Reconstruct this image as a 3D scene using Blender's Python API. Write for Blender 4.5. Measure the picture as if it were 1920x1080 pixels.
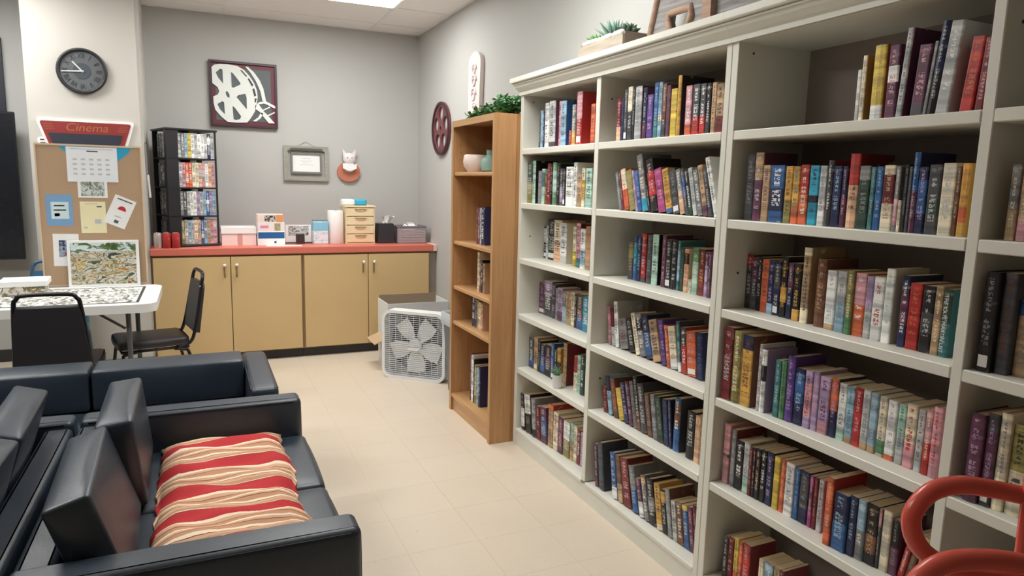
import bpy, bmesh, math, random
from mathutils import Matrix, Vector
R = math.radians
PI = math.pi
rnd = random.Random(7)
for o in list(bpy.data.objects): bpy.data.objects.remove(o)
sc = bpy.context.scene
COL = sc.collection

# ---------------------------------------------------------------- camera
cam = bpy.data.cameras.new('camera'); cam.sensor_width = 36.0; cam.lens = 1291.6/1920*36
cam.clip_start = .05; cam.clip_end = 60
camo = bpy.data.objects.new('camera', cam); COL.objects.link(camo)
cr, cu, cf = (Vector(v) for v in ((0.91091, -0.41194, 0.02333), (0.04017, 0.14481, 0.98864), (0.41064, 0.89963, -0.14845)))
camo.matrix_world = Matrix(((cr.x, cu.x, -cf.x, 0), (cr.y, cu.y, -cf.y, 0), (cr.z, cu.z, -cf.z, 1.48), (0, 0, 0, 1)))
sc.camera = camo
# ---------------------------------------------------------------- world, exposure
w = bpy.data.worlds.new('world'); sc.world = w; w.use_nodes = True
w.node_tree.nodes['Background'].inputs[0].default_value = (.8, .85, .9, 1)
w.node_tree.nodes['Background'].inputs[1].default_value = .05
sc.view_settings.view_transform = 'Standard'; sc.view_settings.look = 'None'
sc.view_settings.exposure = 0.2; sc.view_settings.gamma = 1.0
sc.view_settings.use_curve_mapping = False
LIGHT = 17.0      # brightness of every ceiling panel
WARM = (1.0, .99, .962)

# ---------------------------------------------------------------- colours and materials
def lin(c):
    f = lambda v: v/12.92 if v <= .04045 else ((v+.055)/1.055)**2.4
    return tuple(f(v/255) for v in c)
PAL = dict(red=(196,48,46), dred=(126,40,44), orange=(226,104,62), peach=(232,184,146), yellow=(232,204,72), gold=(222,168,72),
 cream=(234,224,198), white=(238,240,238), lgrey=(188,192,192), grey=(132,134,136), dgrey=(76,76,82), black=(36,34,39),
 navy=(40,46,88), blue=(48,98,164), lblue=(146,186,212), cyan=(40,160,196), teal=(62,126,132), mint=(172,214,196),
 green=(92,150,102), dgreen=(50,76,62), olive=(150,142,76), purple=(92,62,146), lilac=(180,152,196), plum=(108,60,88),
 pink=(222,154,166), magenta=(186,72,140), brown=(122,78,56), tan=(190,156,116))
def mute(c, k=.16, g=1.0):
    m = sum(c)/3; return tuple((v+(m-v)*k)*g for v in c)
PAL = {n: mute(c) if n not in ('white', 'cream') else c for n, c in PAL.items()}
WORD = dict(red='red', dred='dark red', orange='orange', peach='peach', yellow='yellow', gold='golden', cream='cream', white='white',
 lgrey='light grey', grey='grey', dgrey='dark grey', black='black', navy='navy', blue='blue', lblue='pale blue', cyan='bright blue',
 teal='teal', mint='mint green', green='green', dgreen='dark green', olive='olive', purple='purple', lilac='lilac', plum='plum',
 pink='pink', magenta='magenta', brown='brown', tan='tan')
class NT:
    def __init__(s, name):
        s.m = bpy.data.materials.new(name); s.m.use_nodes = True; s.t = s.m.node_tree; s.b = s.t.nodes['Principled BSDF']
    def n(s, t, **k):
        x = s.t.nodes.new(t)
        for a, v in k.items(): setattr(x, a, v)
        return x
    def l(s, a, b): s.t.links.new(a, b)
    def sock(s, inp, v):
        if hasattr(v, 'is_linked') or hasattr(v, 'links'): s.l(v, inp)
        else: inp.default_value = v
    def math(s, op, a, b=0.0, c=None):
        x = s.n('ShaderNodeMath', operation=op); s.sock(x.inputs[0], a); s.sock(x.inputs[1], b)
        if c is not None: s.sock(x.inputs[2], c)
        return x.outputs[0]
    def mix(s, f, a, b, bt='MIX'):
        x = s.n('ShaderNodeMix', data_type='RGBA', blend_type=bt)
        s.sock(x.inputs['Factor'], f)
        for i, v in ((6, a), (7, b)):
            if isinstance(v, tuple) and len(v) == 3: v = v+(1,)
            s.sock(x.inputs[i], v)
        return x.outputs[2]
    def noise(s, vec, scale, detail=2, rough=.5, dist=0):
        x = s.n('ShaderNodeTexNoise'); x.inputs['Scale'].default_value = scale; x.inputs['Detail'].default_value = detail
        x.inputs['Roughness'].default_value = rough; x.inputs['Distortion'].default_value = dist
        if vec is not None: s.l(vec, x.inputs['Vector'])
        return x.outputs['Fac']
    def ramp(s, f, stops, interp='LINEAR'):
        x = s.n('ShaderNodeValToRGB'); r = x.color_ramp; r.interpolation = interp
        while len(r.elements) < len(stops): r.elements.new(.5)
        for e, (p, c) in zip(r.elements, stops): e.position = p; e.color = tuple(c)+(1,) if len(c) == 3 else c
        s.l(f, x.inputs[0]); return x.outputs[0]
    def coord(s, k='Object'): return s.n('ShaderNodeTexCoord').outputs[k]
    def bump(s, h, st=.2, d=.01):
        x = s.n('ShaderNodeBump'); x.inputs['Strength'].default_value = st; x.inputs['Distance'].default_value = d
        s.l(h, x.inputs['Height']); s.l(x.outputs[0], s.b.inputs['Normal'])
    def fin(s, col=None, rough=.5, metal=0.0, spec=.5):
        if col is not None:
            if isinstance(col, tuple): s.b.inputs['Base Color'].default_value = col+(1,)
            else: s.l(col, s.b.inputs['Base Color'])
        s.sock(s.b.inputs['Roughness'], rough); s.b.inputs['Metallic'].default_value = metal
        s.b.inputs['Specular IOR Level'].default_value = spec
        return s.m
MATS = {}
def plain(name, rgb, rough=.5, metal=0.0, var=.06, scale=14, bump=0.0, spec=.5):
    """one colour with slight procedural mottling"""
    if name in MATS: return MATS[name]
    s = NT(name); c = lin(rgb); f = s.noise(s.coord(), scale, 3)
    d = tuple(max(0, v*(1-var)) for v in c); e = tuple(min(1, v*(1+var)) for v in c)
    s.fin(s.mix(f, d, e), rough, metal, spec)
    if bump: s.bump(s.noise(s.coord(), scale*12, 3), bump, .002)
    MATS[name] = s.m; return s.m
def wood(name, a, b, axis=2, rough=.42, scale=5):
    if name in MATS: return MATS[name]
    s = NT(name); mp = s.n('ShaderNodeMapping'); s.l(s.coord(), mp.inputs[0])
    k = [scale*6]*3; k[axis] = scale*.35; mp.inputs['Scale'].default_value = k
    f = s.noise(mp.outputs[0], 1.6, 5, .6, .6)
    s.fin(s.ramp(f, [(.3, lin(a)), (.7, lin(b))]), rough); s.bump(f, .05, .002)
    MATS[name] = s.m; return s.m
def mat_wall():
    s = NT('wall_paint'); c = s.coord(); f = s.noise(c, 1.3, 3); g = s.noise(c, 160, 2)
    s.fin(s.mix(f, lin((183,183,180)), lin((189,189,186))), .62, 0, .3); s.bump(g, .06, .002); return s.m
def mat_floor():
    s = NT('floor_tile'); c = s.n('ShaderNodeNewGeometry').outputs['Position']
    f = s.noise(c, 2.2, 4); g = s.noise(c, 70, 3, .7); k = s.noise(c, 7, 3, .6)
    oi = s.n('ShaderNodeObjectInfo').outputs['Random']
    base = s.mix(f, lin((210,197,178)), lin((222,209,191)))
    base = s.mix(s.math('MULTIPLY', oi, .2), base, lin((212,197,176)))
    base = s.mix(s.math('MULTIPLY', s.math('GREATER_THAN', g, .64), .25), base, lin((176,156,132)))
    base = s.mix(s.math('MULTIPLY', s.math('GREATER_THAN', k, .735), .6), base, lin((140,112,88)))
    s.fin(base, s.math('MULTIPLY_ADD', f, .16, .26), 0, .45); return s.m
def mat_ceiling():
    s = NT('ceiling_tile'); c = s.coord(); f = s.noise(c, 90, 3, .7); g = s.math('GREATER_THAN', f, .6)
    s.fin(s.mix(s.math('MULTIPLY', g, .18), lin((246,245,241)), lin((214,212,208))), .9, 0, .1); s.bump(f, .25, .004); return s.m
def mat_leather():
    s = NT('black_leather'); c = s.coord(); f = s.noise(c, 5, 4); g = s.n('ShaderNodeTexVoronoi'); g.inputs['Scale'].default_value = 260
    s.l(c, g.inputs['Vector']); s.fin(s.mix(f, lin((34,45,57)), lin((42,55,68))), s.math('MULTIPLY_ADD', f, .1, .36), 0, .6); s.b.inputs['Coat Weight'].default_value = .25; s.b.inputs['Coat Roughness'].default_value = .38
    h = s.math('ADD', s.math('MULTIPLY', g.outputs['Distance'], .25), s.math('MULTIPLY', s.noise(c, 9, 3), 1.6)); s.bump(h, .16, .006); return s.m
def mat_cork():
    s = NT('cork'); c = s.coord(); f = s.noise(c, 120, 3, .8); g = s.noise(c, 6, 3)
    s.fin(s.mix(f, lin((166,138,112)), lin((196,168,140))), .85, 0, .2); s.bump(f, .25, .002); return s.m
def mat_emit(name, col, st):
    s = NT(name); s.b.inputs['Base Color'].default_value = (.9, .9, .9, 1)
    s.b.inputs['Emission Color'].default_value = col+(1,); s.b.inputs['Emission Strength'].default_value = st; return s.m
def mat_stripes():
    s = NT('striped_cotton'); c = s.coord(); sx = s.n('ShaderNodeSeparateXYZ'); s.l(c, sx.inputs[0])
    n = s.math('MULTIPLY', s.math('SUBTRACT', s.noise(c, 4, 3), .5), .075)
    v = s.math('FRACT', s.math('MULTIPLY', s.math('ADD', s.math('ADD', sx.outputs[1], n), 5.02), 4.9))
    red, dk, crm, tan, org = lin((180,50,54)), lin((120,70,50)), lin((236,216,190)), lin((188,142,112)), lin((206,164,132))
    col = s.ramp(v, [(0, red), (.37, dk), (.385, crm), (.4, tan), (.47, org), (.52, dk), (.535, crm), (.58, tan), (.66, dk), (.675, org), (.73, crm), (.77, tan), (.85, dk), (.865, org), (.94, crm)], 'CONSTANT')
    s.fin(col, .8, 0, .2); s.bump(s.noise(c, 240, 2), .3, .002); return s.m
def mat_book():
    """cover print: two colours, a band and glyph-like marks down the spine, read from each book's own properties"""
    s = NT('book_cover'); A = lambda n: s.n('ShaderNodeAttribute', attribute_type='OBJECT', attribute_name=n)
    c1, c2, c3, cv = (A(k).outputs['Color'] for k in ('c1', 'c2', 'c3', 'cv'))
    bd = s.n('ShaderNodeSeparateXYZ'); s.l(A('bd').outputs['Vector'], bd.inputs[0])     # band low, band high, seed
    dm = s.n('ShaderNodeSeparateXYZ'); s.l(A('dm').outputs['Vector'], dm.inputs[0])     # thickness, height, label
    uv = s.n('ShaderNodeSeparateXYZ'); s.l(s.n('ShaderNodeUVMap').outputs[0], uv.inputs[0])
    U, V = uv.outputs[0], uv.outputs[1]; M = s.math
    rng = lambda x, a, b: M('MULTIPLY', M('GREATER_THAN', x, a), M('LESS_THAN', x, b))
    spine = rng(U, -.01, 1.01)
    seed = bd.outputs[2]
    cell = M('MAXIMUM', M('MINIMUM', M('MULTIPLY', dm.outputs[0], .42), .013), .0055)
    vm = M('DIVIDE', M('MULTIPLY', V, dm.outputs[1]), cell)
    wn = s.n('ShaderNodeTexWhiteNoise', noise_dimensions='3D'); cx = s.n('ShaderNodeCombineXYZ')
    s.l(M('FLOOR', M('MULTIPLY', vm, 4)), cx.inputs[0]); s.l(M('FLOOR', M('MULTIPLY', U, 9)), cx.inputs[1]); s.l(seed, cx.inputs[2])
    s.l(cx.outputs[0], wn.inputs['Vector'])
    bit = M('GREATER_THAN', wn.outputs['Value'], .36)
    gap = M('LESS_THAN', M('FRACT', vm), .76)
    wn2 = s.n('ShaderNodeTexWhiteNoise', noise_dimensions='2D'); cx2 = s.n('ShaderNodeCombineXYZ')
    s.l(M('FLOOR', vm), cx2.inputs[0]); s.l(seed, cx2.inputs[1]); s.l(cx2.outputs[0], wn2.inputs['Vector'])
    word = M('GREATER_THAN', wn2.outputs['Value'], .12)
    f1 = M('FRACT', M('MULTIPLY', seed, 7.31)); f2 = M('FRACT', M('MULTIPLY', seed, 3.77))
    t0 = M('MULTIPLY_ADD', f1, .12, .16); t1 = M('MULTIPLY_ADD', f2, .16, .5)
    title = M('MULTIPLY', rng(V, t0, t1), rng(U, .2, .8))
    auth = M('MULTIPLY', rng(V, M('ADD', t1, .07), .94), rng(U, .3, .72))
    let = M('MULTIPLY', M('MULTIPLY', M('MAXIMUM', title, auth), bit), M('MULTIPLY', gap, word))
    band = rng(V, bd.outputs[0], bd.outputs[1])
    oc = s.coord(); nz = s.noise(oc, 22, 3)
    body = s.mix(band, c1, c2)
    body = s.mix(s.math('MULTIPLY', s.math('GREATER_THAN', nz, .62), .22), body, c3)
    wn3 = s.n('ShaderNodeTexNoise', noise_dimensions='2D'); cx3 = s.n('ShaderNodeCombineXYZ'); s.l(M('MULTIPLY', V, M('MULTIPLY', dm.outputs[1], 46)), cx3.inputs[0]); s.l(M('MULTIPLY', seed, 9.7), cx3.inputs[1])
    s.l(cx3.outputs[0], wn3.inputs['Vector']); wn3.inputs['Scale'].default_value = 1; wn3.inputs['Detail'].default_value = 3
    body = s.mix(.75, body, s.ramp(wn3.outputs['Fac'], [(.3, (.45, .45, .47)), (.5, (.95, .95, .95)), (.68, (1.5, 1.45, 1.4))]), 'MULTIPLY')
    body = s.mix(M('MULTIPLY', let, .9), body, c3)
    lab = M('MULTIPLY', M('MULTIPLY', dm.outputs[2], rng(V, .05, .17)), rng(U, .08, .92))
    body = s.mix(lab, body, lin((236,236,232)))
    board = s.mix(s.math('GREATER_THAN', s.noise(oc, 16, 4, .6, 1.0), .6), cv, s.mix(.55, cv, c1))
    s.fin(s.mix(spine, board, body), .38, 0, .45); return s.m
def mat_pages():
    s = NT('book_pages'); c = s.coord(); mp = s.n('ShaderNodeMapping'); mp.inputs['Scale'].default_value = (3, 900, 3); s.l(c, mp.inputs[0])
    oi = s.n('ShaderNodeObjectInfo').outputs['Random']
    f = s.noise(mp.outputs[0], 1, 2); base = s.mix(oi, lin((206,178,140)), lin((230,212,178)))
    s.fin(s.mix(s.math('MULTIPLY', f, .35), base, lin((150,120,90))), .85, 0, .2); return s.m
def mat_print(name, stops, scale=(6, 6, 6), detail=5, rough=.65, dist=1.2, gloss=.5):
    """a printed picture: banded noise through a colour ramp"""
    s = NT(name); mp = s.n('ShaderNodeMapping'); mp.inputs['Scale'].default_value = scale; s.l(s.coord(), mp.inputs[0])
    f = s.noise(mp.outputs[0], 1, detail, rough, dist)
    s.fin(s.ramp(f, [(p, lin(c)) for p, c in stops], 'CONSTANT'), gloss, 0, .3); return s.m

M_wall, M_floor, M_ceil, M_leather, M_cork, M_book, M_pages = mat_wall(), mat_floor(), mat_ceiling(), mat_leather(), mat_cork(), mat_book(), mat_pages()
M_white = plain('shelf_white', (226,225,214), .42, 0, .03, 5)
M_base = plain('cove_base', (44,42,46), .45)
M_black = plain('black_plastic', (34,35,40), .4)
M_steel = plain('black_steel', (30,30,33), .32, .2)
M_chrome = plain('chrome', (200,200,200), .22, 1.0)
M_paper = plain('white_paper', (238,239,238), .7, 0, .02)
M_oak = wood('honey_oak', (180,134,88), (200,154,106), 2, .4)
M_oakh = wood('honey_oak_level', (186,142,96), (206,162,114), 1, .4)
M_door = plain('cabinet_door', (204,176,128), .45, 0, .04, 4)
M_coral = plain('coral_laminate', (208,114,98), .38, 0, .05, 10)
M_green = plain('leaf_green', (70,128,72), .5, 0, .3, 30)
M_greyp = plain('grey_plastic', (120,124,128), .45)

# ---------------------------------------------------------------- mesh helpers
def obj(name, bm, mat=None, parent=None, smooth=False, loc=None, rot=None):
    me = bpy.data.meshes.new(name); bm.normal_update(); bm.to_mesh(me); bm.free()
    if mat: me.materials.append(mat)
    if smooth:
        for p in me.polygons: p.use_smooth = True
    o = bpy.data.objects.new(name, me); COL.objects.link(o)
    if parent: o.parent = parent
    if loc: o.location = loc
    if rot: o.rotation_euler = rot
    return o
def autosmooth(o, ang=35):
    me = o.data
    for p in me.polygons: p.use_smooth = True
    me.set_sharp_from_angle(angle=R(ang)); return o
def tag(o, label, cat, group=None, kind=None):
    o['label'] = label; o['category'] = cat
    if group: o['group'] = group
    if kind: o['kind'] = kind
    return o
def thing(name, label, cat, loc=(0, 0, 0), rz=0, group=None):
    o = bpy.data.objects.new(name, None); o.empty_display_size = .05; COL.objects.link(o)
    o.location = loc; o.rotation_euler = (0, 0, rz); return tag(o, label, cat, group)
def struct(o): o['kind'] = 'structure'; return o
def BX(x0, x1, y0, y1, z0, z1, bm=None, bev=0.0, seg=1):
    b = bmesh.new(); v = bmesh.ops.create_cube(b, size=1)['verts']
    for q in v: q.co = Vector(((x0+x1)/2+q.co.x*(x1-x0), (y0+y1)/2+q.co.y*(y1-y0), (z0+z1)/2+q.co.z*(z1-z0)))
    if bev: bmesh.ops.bevel(b, geom=b.edges[:], offset=bev, segments=seg, affect='EDGES', profile=.5)
    if bm is None: return b
    join(bm, b); return bm
def join(bm, b):
    me = bpy.data.meshes.new('tmp'); b.to_mesh(me); b.free(); bm.from_mesh(me); bpy.data.meshes.remove(me); return bm
def xf(bm, m): bmesh.ops.transform(bm, matrix=m, verts=bm.verts[:]); return bm
def TUBE(pts, r, n=8, closed=False, bm=None):
    """a round bar along a path"""
    bm = bm or bmesh.new(); P = [Vector(p) for p in pts]; rings = []; up = None
    for i, p in enumerate(P):
        a = P[i-1] if i or closed else p; c = P[(i+1) % len(P)] if i < len(P)-1 or closed else p
        d = (c-a).normalized()
        if up is None:
            up = Vector((0, 0, 1)) if abs(d.z) < .9 else Vector((1, 0, 0))
        s = d.cross(up).normalized(); up = s.cross(d).normalized()
        rr = r[i] if isinstance(r, (list, tuple)) else r
        rings.append([bm.verts.new(p+rr*(math.cos(2*PI*k/n)*s+math.sin(2*PI*k/n)*up)) for k in range(n)])
    m = len(rings)
    for i in range(m if closed else m-1):
        A, B = rings[i], rings[(i+1) % m]
        for k in range(n): bm.faces.new((A[k], A[(k+1) % n], B[(k+1) % n], B[k]))
    if not closed:
        bm.faces.new(rings[0][::-1]); bm.faces.new(rings[-1])
    bmesh.ops.recalc_face_normals(bm, faces=bm.faces[:]); return bm
def LATHE(prof, n=24, c=(0, 0, 0), bm=None):
    """profile of (radius, height) turned about z"""
    bm = bm or bmesh.new(); rings = []
    for (rr, z) in prof:
        if rr < 1e-6: rings.append([bm.verts.new((c[0], c[1], c[2]+z))])
        else: rings.append([bm.verts.new((c[0]+rr*math.cos(2*PI*k/n), c[1]+rr*math.sin(2*PI*k/n), c[2]+z)) for k in range(n)])
    for A, B in zip(rings, rings[1:]):
        for k in range(n):
            q = [A[k % len(A)], A[(k+1) % len(A)], B[(k+1) % len(B)], B[k % len(B)]]
            u = [];  [u.append(v) for v in q if v not in u]
            if len(u) > 2: bm.faces.new(u)
    if len(rings[0]) > 1: bm.faces.new(rings[0][::-1])
    if len(rings[-1]) > 1: bm.faces.new(rings[-1])
    bmesh.ops.recalc_face_normals(bm, faces=bm.faces[:]); return bm
def smooth_path(pts, k=4, closed=False):
    out = []; n = len(pts); P = [Vector(p) for p in pts]
    for i in range(n if closed else n-1):
        p0 = P[(i-1) % n] if closed or i else P[0]; p1 = P[i]; p2 = P[(i+1) % n]
        p3 = P[(i+2) % n] if closed or i+2 < n else P[-1]
        for j in range(k):
            t = j/k; out.append(.5*((2*p1)+(p2-p0)*t+(2*p0-5*p1+4*p2-p3)*t*t+(3*p1-p0-3*p2+p3)*t**3))
    if not closed: out.append(P[-1])
    return out
def SHAPE(name, outlines, depth, mat, parent=None, loc=(0, 0, 0), rot=(0, 0, 0), smooth=False):
    """flat outline(s) in x, y; inner ones are holes; extruded to a real thickness"""
    cu = bpy.data.curves.new('tmp', 'CURVE'); cu.dimensions = '2D'; cu.fill_mode = 'BOTH'; cu.extrude = depth/2
    for ol in outlines:
        sp = cu.splines.new('POLY'); sp.points.add(len(ol)-1); sp.use_cyclic_u = True
        for p, q in zip(sp.points, ol): p.co = (q[0], q[1], 0, 1)
    t = bpy.data.objects.new('tmp', cu); COL.objects.link(t)
    dg = bpy.context.evaluated_depsgraph_get(); dg.update()
    me = bpy.data.meshes.new_from_object(t.evaluated_get(dg)); bpy.data.objects.remove(t); bpy.data.curves.remove(cu)
    me.name = name; me.materials.clear(); me.materials.append(mat)
    o = bpy.data.objects.new(name, me); COL.objects.link(o); o.parent = parent; o.location = loc; o.rotation_euler = rot; return o
def TEXT(name, s, size, mat, parent=None, loc=(0, 0, 0), rot=(0, 0, 0), shear=0, depth=.001, align='CENTER', wide=1):
    cu = bpy.data.curves.new('tmp', 'FONT'); cu.body = s; cu.size = size; cu.extrude = depth/2; cu.shear = shear
    cu.align_x = align; cu.align_y = 'CENTER'
    t = bpy.data.objects.new('tmp', cu); COL.objects.link(t)
    dg = bpy.context.evaluated_depsgraph_get(); dg.update()
    me = bpy.data.meshes.new_from_object(t.evaluated_get(dg)); bpy.data.objects.remove(t); bpy.data.curves.remove(cu)
    for v in me.vertices: v.co.x *= wide
    me.name = name; me.materials.clear(); me.materials.append(mat)
    o = bpy.data.objects.new(name, me); COL.objects.link(o); o.parent = parent; o.location = loc; o.rotation_euler = rot; return o
def circ(cx, cy, rx, ry=None, n=28, a0=0, a1=2*PI):
    ry = ry or rx; full = abs(a1-a0-2*PI) < 1e-6
    return [(cx+rx*math.cos(a0+(a1-a0)*k/(n if full else n-1)), cy+ry*math.sin(a0+(a1-a0)*k/(n if full else n-1))) for k in range(n)]
def rrect(x0, x1, y0, y1, r, n=5):
    out = []
    for (cx, cy, a) in ((x1-r, y1-r, 0), (x0+r, y1-r, PI/2), (x0+r, y0+r, PI), (x1-r, y0+r, 1.5*PI)):
        out += [(cx+r*math.cos(a+PI/2*k/n), cy+r*math.sin(a+PI/2*k/n)) for k in range(n+1)]
    return out
def copy_tree(o, parent=None):
    c = o.copy(); COL.objects.link(c); c.parent = parent
    for ch in list(o.children):
        copy_tree(ch, c)
    return c
UPR = (PI/2, 0, 0)          # an outline drawn in x, y stands upright in x, z facing -y

# ---------------------------------------------------------------- the room
XW, YB, ZC = 1.934, 6.471, 2.823
XL, YR = -5.6, -4.6
T = .3048
struct(obj('floor', BX(XL, XW, YR, YB, -.05, -.001), plain('floor_joint', (200,186,166), .6)))
fl = bpy.data.objects['floor']
m0 = BX(-T/2+.0003, T/2-.0003, -T/2+.0003, T/2-.0003, -.001, 0)
me = bpy.data.meshes.new('tile'); m0.to_mesh(me); m0.free(); me.materials.append(M_floor)
for i in range(-6, 6):
    for j in range(4, 21):
        t = bpy.data.objects.new('tile', me); COL.objects.link(t); t.parent = fl; t.location = (.105+T*(i+.5), .07+T*(j+.5), 0)
o = obj('tile', BX(XL, XW, YR, .07+T*4-.0008, -.001, 0), M_floor, fl); o['kind'] = 'stuff'
o = obj('tile', BX(XL, .105-T*6-.0008, .07+T*4, YB, -.001, 0), M_floor, fl); o['kind'] = 'stuff'
struct(obj('wall_right', BX(XW, XW+.12, YR, YB+.12, 0, 3.0), M_wall))
struct(obj('wall_back', BX(XL, XW, YB, YB+.12, 0, 3.0), M_wall))
struct(obj('wall_left', BX(XL-.12, XL, YR, YB, 0, 3.0), M_wall))
struct(obj('wall_rear', BX(XL, XW, YR-.12, YR, 0, 3.0), M_wall))
pil = BX(-1.055, -.345, 5.86, YB, 0, ZC)
bmesh.ops.bevel(pil, geom=[e for e in pil.edges if abs(e.verts[0].co.z-e.verts[1].co.z) > 1 and e.verts[0].co.y < 6], offset=.018, segments=4, affect='EDGES')
struct(autosmooth(obj('wall_pillar', pil, plain('pillar_paint', (200,197,190), .6, 0, .02, 3))))
struct(obj('baseboard_back', BX(XL, -1.055, YB-.008, YB, 0, .1, None, .003), M_base))
struct(obj('baseboard_pillar', BX(-1.06, -.34, 5.85, 5.86, 0, .1, None, .003), M_base))
struct(obj('baseboard_right', BX(XW-.008, XW, 4.2, 5.88, 0, .1, None, .003), M_base))
struct(obj('baseboard_left', BX(XL, XL+.008, YR, YB, 0, .1, None, .003), M_base))
# ceiling: lay-in tiles, 4 ft by 2 ft, on a white grid
ce = struct(obj('ceiling', BX(XL, XW, YR, YB, ZC+.03, ZC+.1), M_ceil))
M_grid = plain('ceiling_grid', (240,239,235), .5)
gx = [1.475-1.22*k for k in range(0, 7)]; gy = [6.16-.61*k for k in range(0, 19)]
xs = [XW]+[g for g in gx if g > XL]+[XL]; ys = [YB]+[g for g in gy if g > YR]+[YR]
LIGHTS = [(.865, 5.245), (.865, 2.805), (-1.575, 5.245), (-1.575, 2.805)]
def lit(cx, cy): return any(abs(cx-a) < .3 and abs(cy-b) < .2 for a, b in LIGHTS)
far = bmesh.new()
for a, b in zip(xs[1:], xs):
    for c, d in zip(ys[1:], ys):
        if lit((a+b)/2, (c+d)/2): continue
        q = BX(a+.011, b-.011, c+.011, d-.011, ZC+.004, ZC+.02)
        if (c > 3.6 and a > -1.2): obj('ceiling_tile', q, M_ceil, ce)
        else: join(far, q)
o = obj('ceiling_tile', far, M_ceil, ce); o['kind'] = 'stuff'
for g in gx:
    if g > XL: obj('grid_bar', BX(g-.012, g+.012, YR, YB, ZC, ZC+.03), M_grid, ce)
for g in gy:
    if g > YR: obj('grid_bar', BX(XL, XW, g-.012, g+.012, ZC+.0005, ZC+.03), M_grid, ce)
obj('grid_bar', BX(XL, XW, YB-.02, YB, ZC+.0002, ZC+.03), M_grid, ce)
obj('grid_bar', BX(XW-.02, XW, YR, YB, ZC+.0002, ZC+.03), M_grid, ce)
M_lamp = mat_emit('lamp_diffuser', WARM, LIGHT)
LN = ['lit fluorescent ceiling panel near the back wall above the counter', 'ceiling light panel above the aisle beside the white bookcases',
 'ceiling light panel above the folding table', 'ceiling light panel above the black sofas']
for (a, b), ln in zip(LIGHTS, LN):
    t = thing('ceiling_light', ln, 'ceiling light', (a, b, ZC), 0, 'fluorescent ceiling panels')
    f = BX(-.605, .605, -.3, .3, -.004, .02); 
    obj('frame', f, M_grid, t)
    obj('diffuser', BX(-.575, .575, -.27, .27, -.008, -.0045), M_lamp, t)
# ---------------------------------------------------------------- white bookcases
XF = 1.608
SHELF = (1.671, 1.382, 1.079, .767, .458, .10)
M_pin = plain('pin_hole', (70,62,56), .8)
def bookcase(ya, yb, ydiv, label):
    """ya near end, yb far end"""
    t = thing('white_bookcase', label, 'bookcase', (XF, ya, 0))
    X = XW-XF-.002; L = yb-ya; dv = (ydiv[0]-ya, ydiv[1]-ya)
    pan = lambda n, *a, **k: obj(n, BX(*a, **k), M_white, t)
    pan('side_panel', 0, X, 0, .027, 0, 1.96, bev=.002); pan('side_panel', 0, X, L-.03, L, 0, 1.96, bev=.002)
    pan('divider', .001, X-.01, dv[0], dv[1], .1, 1.955, bev=.002)
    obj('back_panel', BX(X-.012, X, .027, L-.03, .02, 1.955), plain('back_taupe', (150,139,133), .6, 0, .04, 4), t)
    pan('top_panel', .004, X-.012, .027, L-.03, 1.952, 1.985)
    for z in SHELF:
        for (a, b) in ((.027, dv[0]), (dv[1], L-.03)):
            th = .03 if z > .2 else .018
            pan('shelf', .0, X-.012, a+.0006, b-.0006, z-th, z, bev=.0025)
    pan('plinth', .006, .026, .027, L-.03, 0, .082)
    # crown: stepped moulding running round the front and the open far end
    prof = [(0, 1.952), (-.008, 1.952), (-.008, 1.966), (-.004, 1.969), (-.006, 1.972), (-.012, 1.976), (-.026, 1.992), (-.03, 2.004), (-.036, 2.006), (-.036, 2.011), (-.032, 2.014), (-.046, 2.016), (-.048, 2.02), (-.048, 2.042), (X, 2.042), (X, 1.99), (0, 1.985)]
    bm = bmesh.new(); e = .048 if yb > 3 else 0.0
    sec = []
    for y in (0.0, L):
        sec.append([bm.verts.new((x, y+(max(0, -x) if (y and e) else 0), z)) for x, z in prof])
    n = len(prof)
    for i in range(n): bm.faces.new((sec[0][i], sec[0][(i+1) % n], sec[1][(i+1) % n], sec[1][i]))
    bm.faces.new(sec[0][::-1]); bm.faces.new(sec[1]); bmesh.ops.recalc_face_normals(bm, faces=bm.faces[:])
    cro = obj('crown_moulding', bm, M_white, t)
    if e:
        bm = bmesh.new(); pr = [(p[0], p[1]) for p in prof[:14]]
        s2 = []
        for x, inset in ((0, 1), (X, 0)):
            s2.append([bm.verts.new((x+(p[0] if inset else 0), L-p[0], p[1])) for p in pr]+[bm.verts.new((x, L, 2.042))])
        k = len(s2[0])
        for i in range(k): bm.faces.new((s2[0][i], s2[0][(i+1) % k], s2[1][(i+1) % k], s2[1][i]))
        bm.faces.new(s2[0]); bm.faces.new(s2[1][::-1]); bmesh.ops.recalc_face_normals(bm, faces=bm.faces[:])
        obj('end_moulding', bm, M_white, cro)
    for (y, z) in ((L-.031, 1.92), (L-.031, 1.2), (dv[0]-.001, 1.86), (dv[0]-.001, .6)):
        h = LATHE([(.004, 0), (.004, .002), (0, .002)], 8); xf(h, Matrix.Translation((.06, y, z)) @ Matrix.Rotation(PI/2, 4, 'X')); obj('pin_hole', h, M_pin, t)
    return t
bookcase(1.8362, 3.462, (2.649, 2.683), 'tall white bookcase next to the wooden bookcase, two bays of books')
bookcase(.165, 1.8352, (.985, 1.012), 'tall white bookcase nearest the camera, at the right edge')

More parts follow.
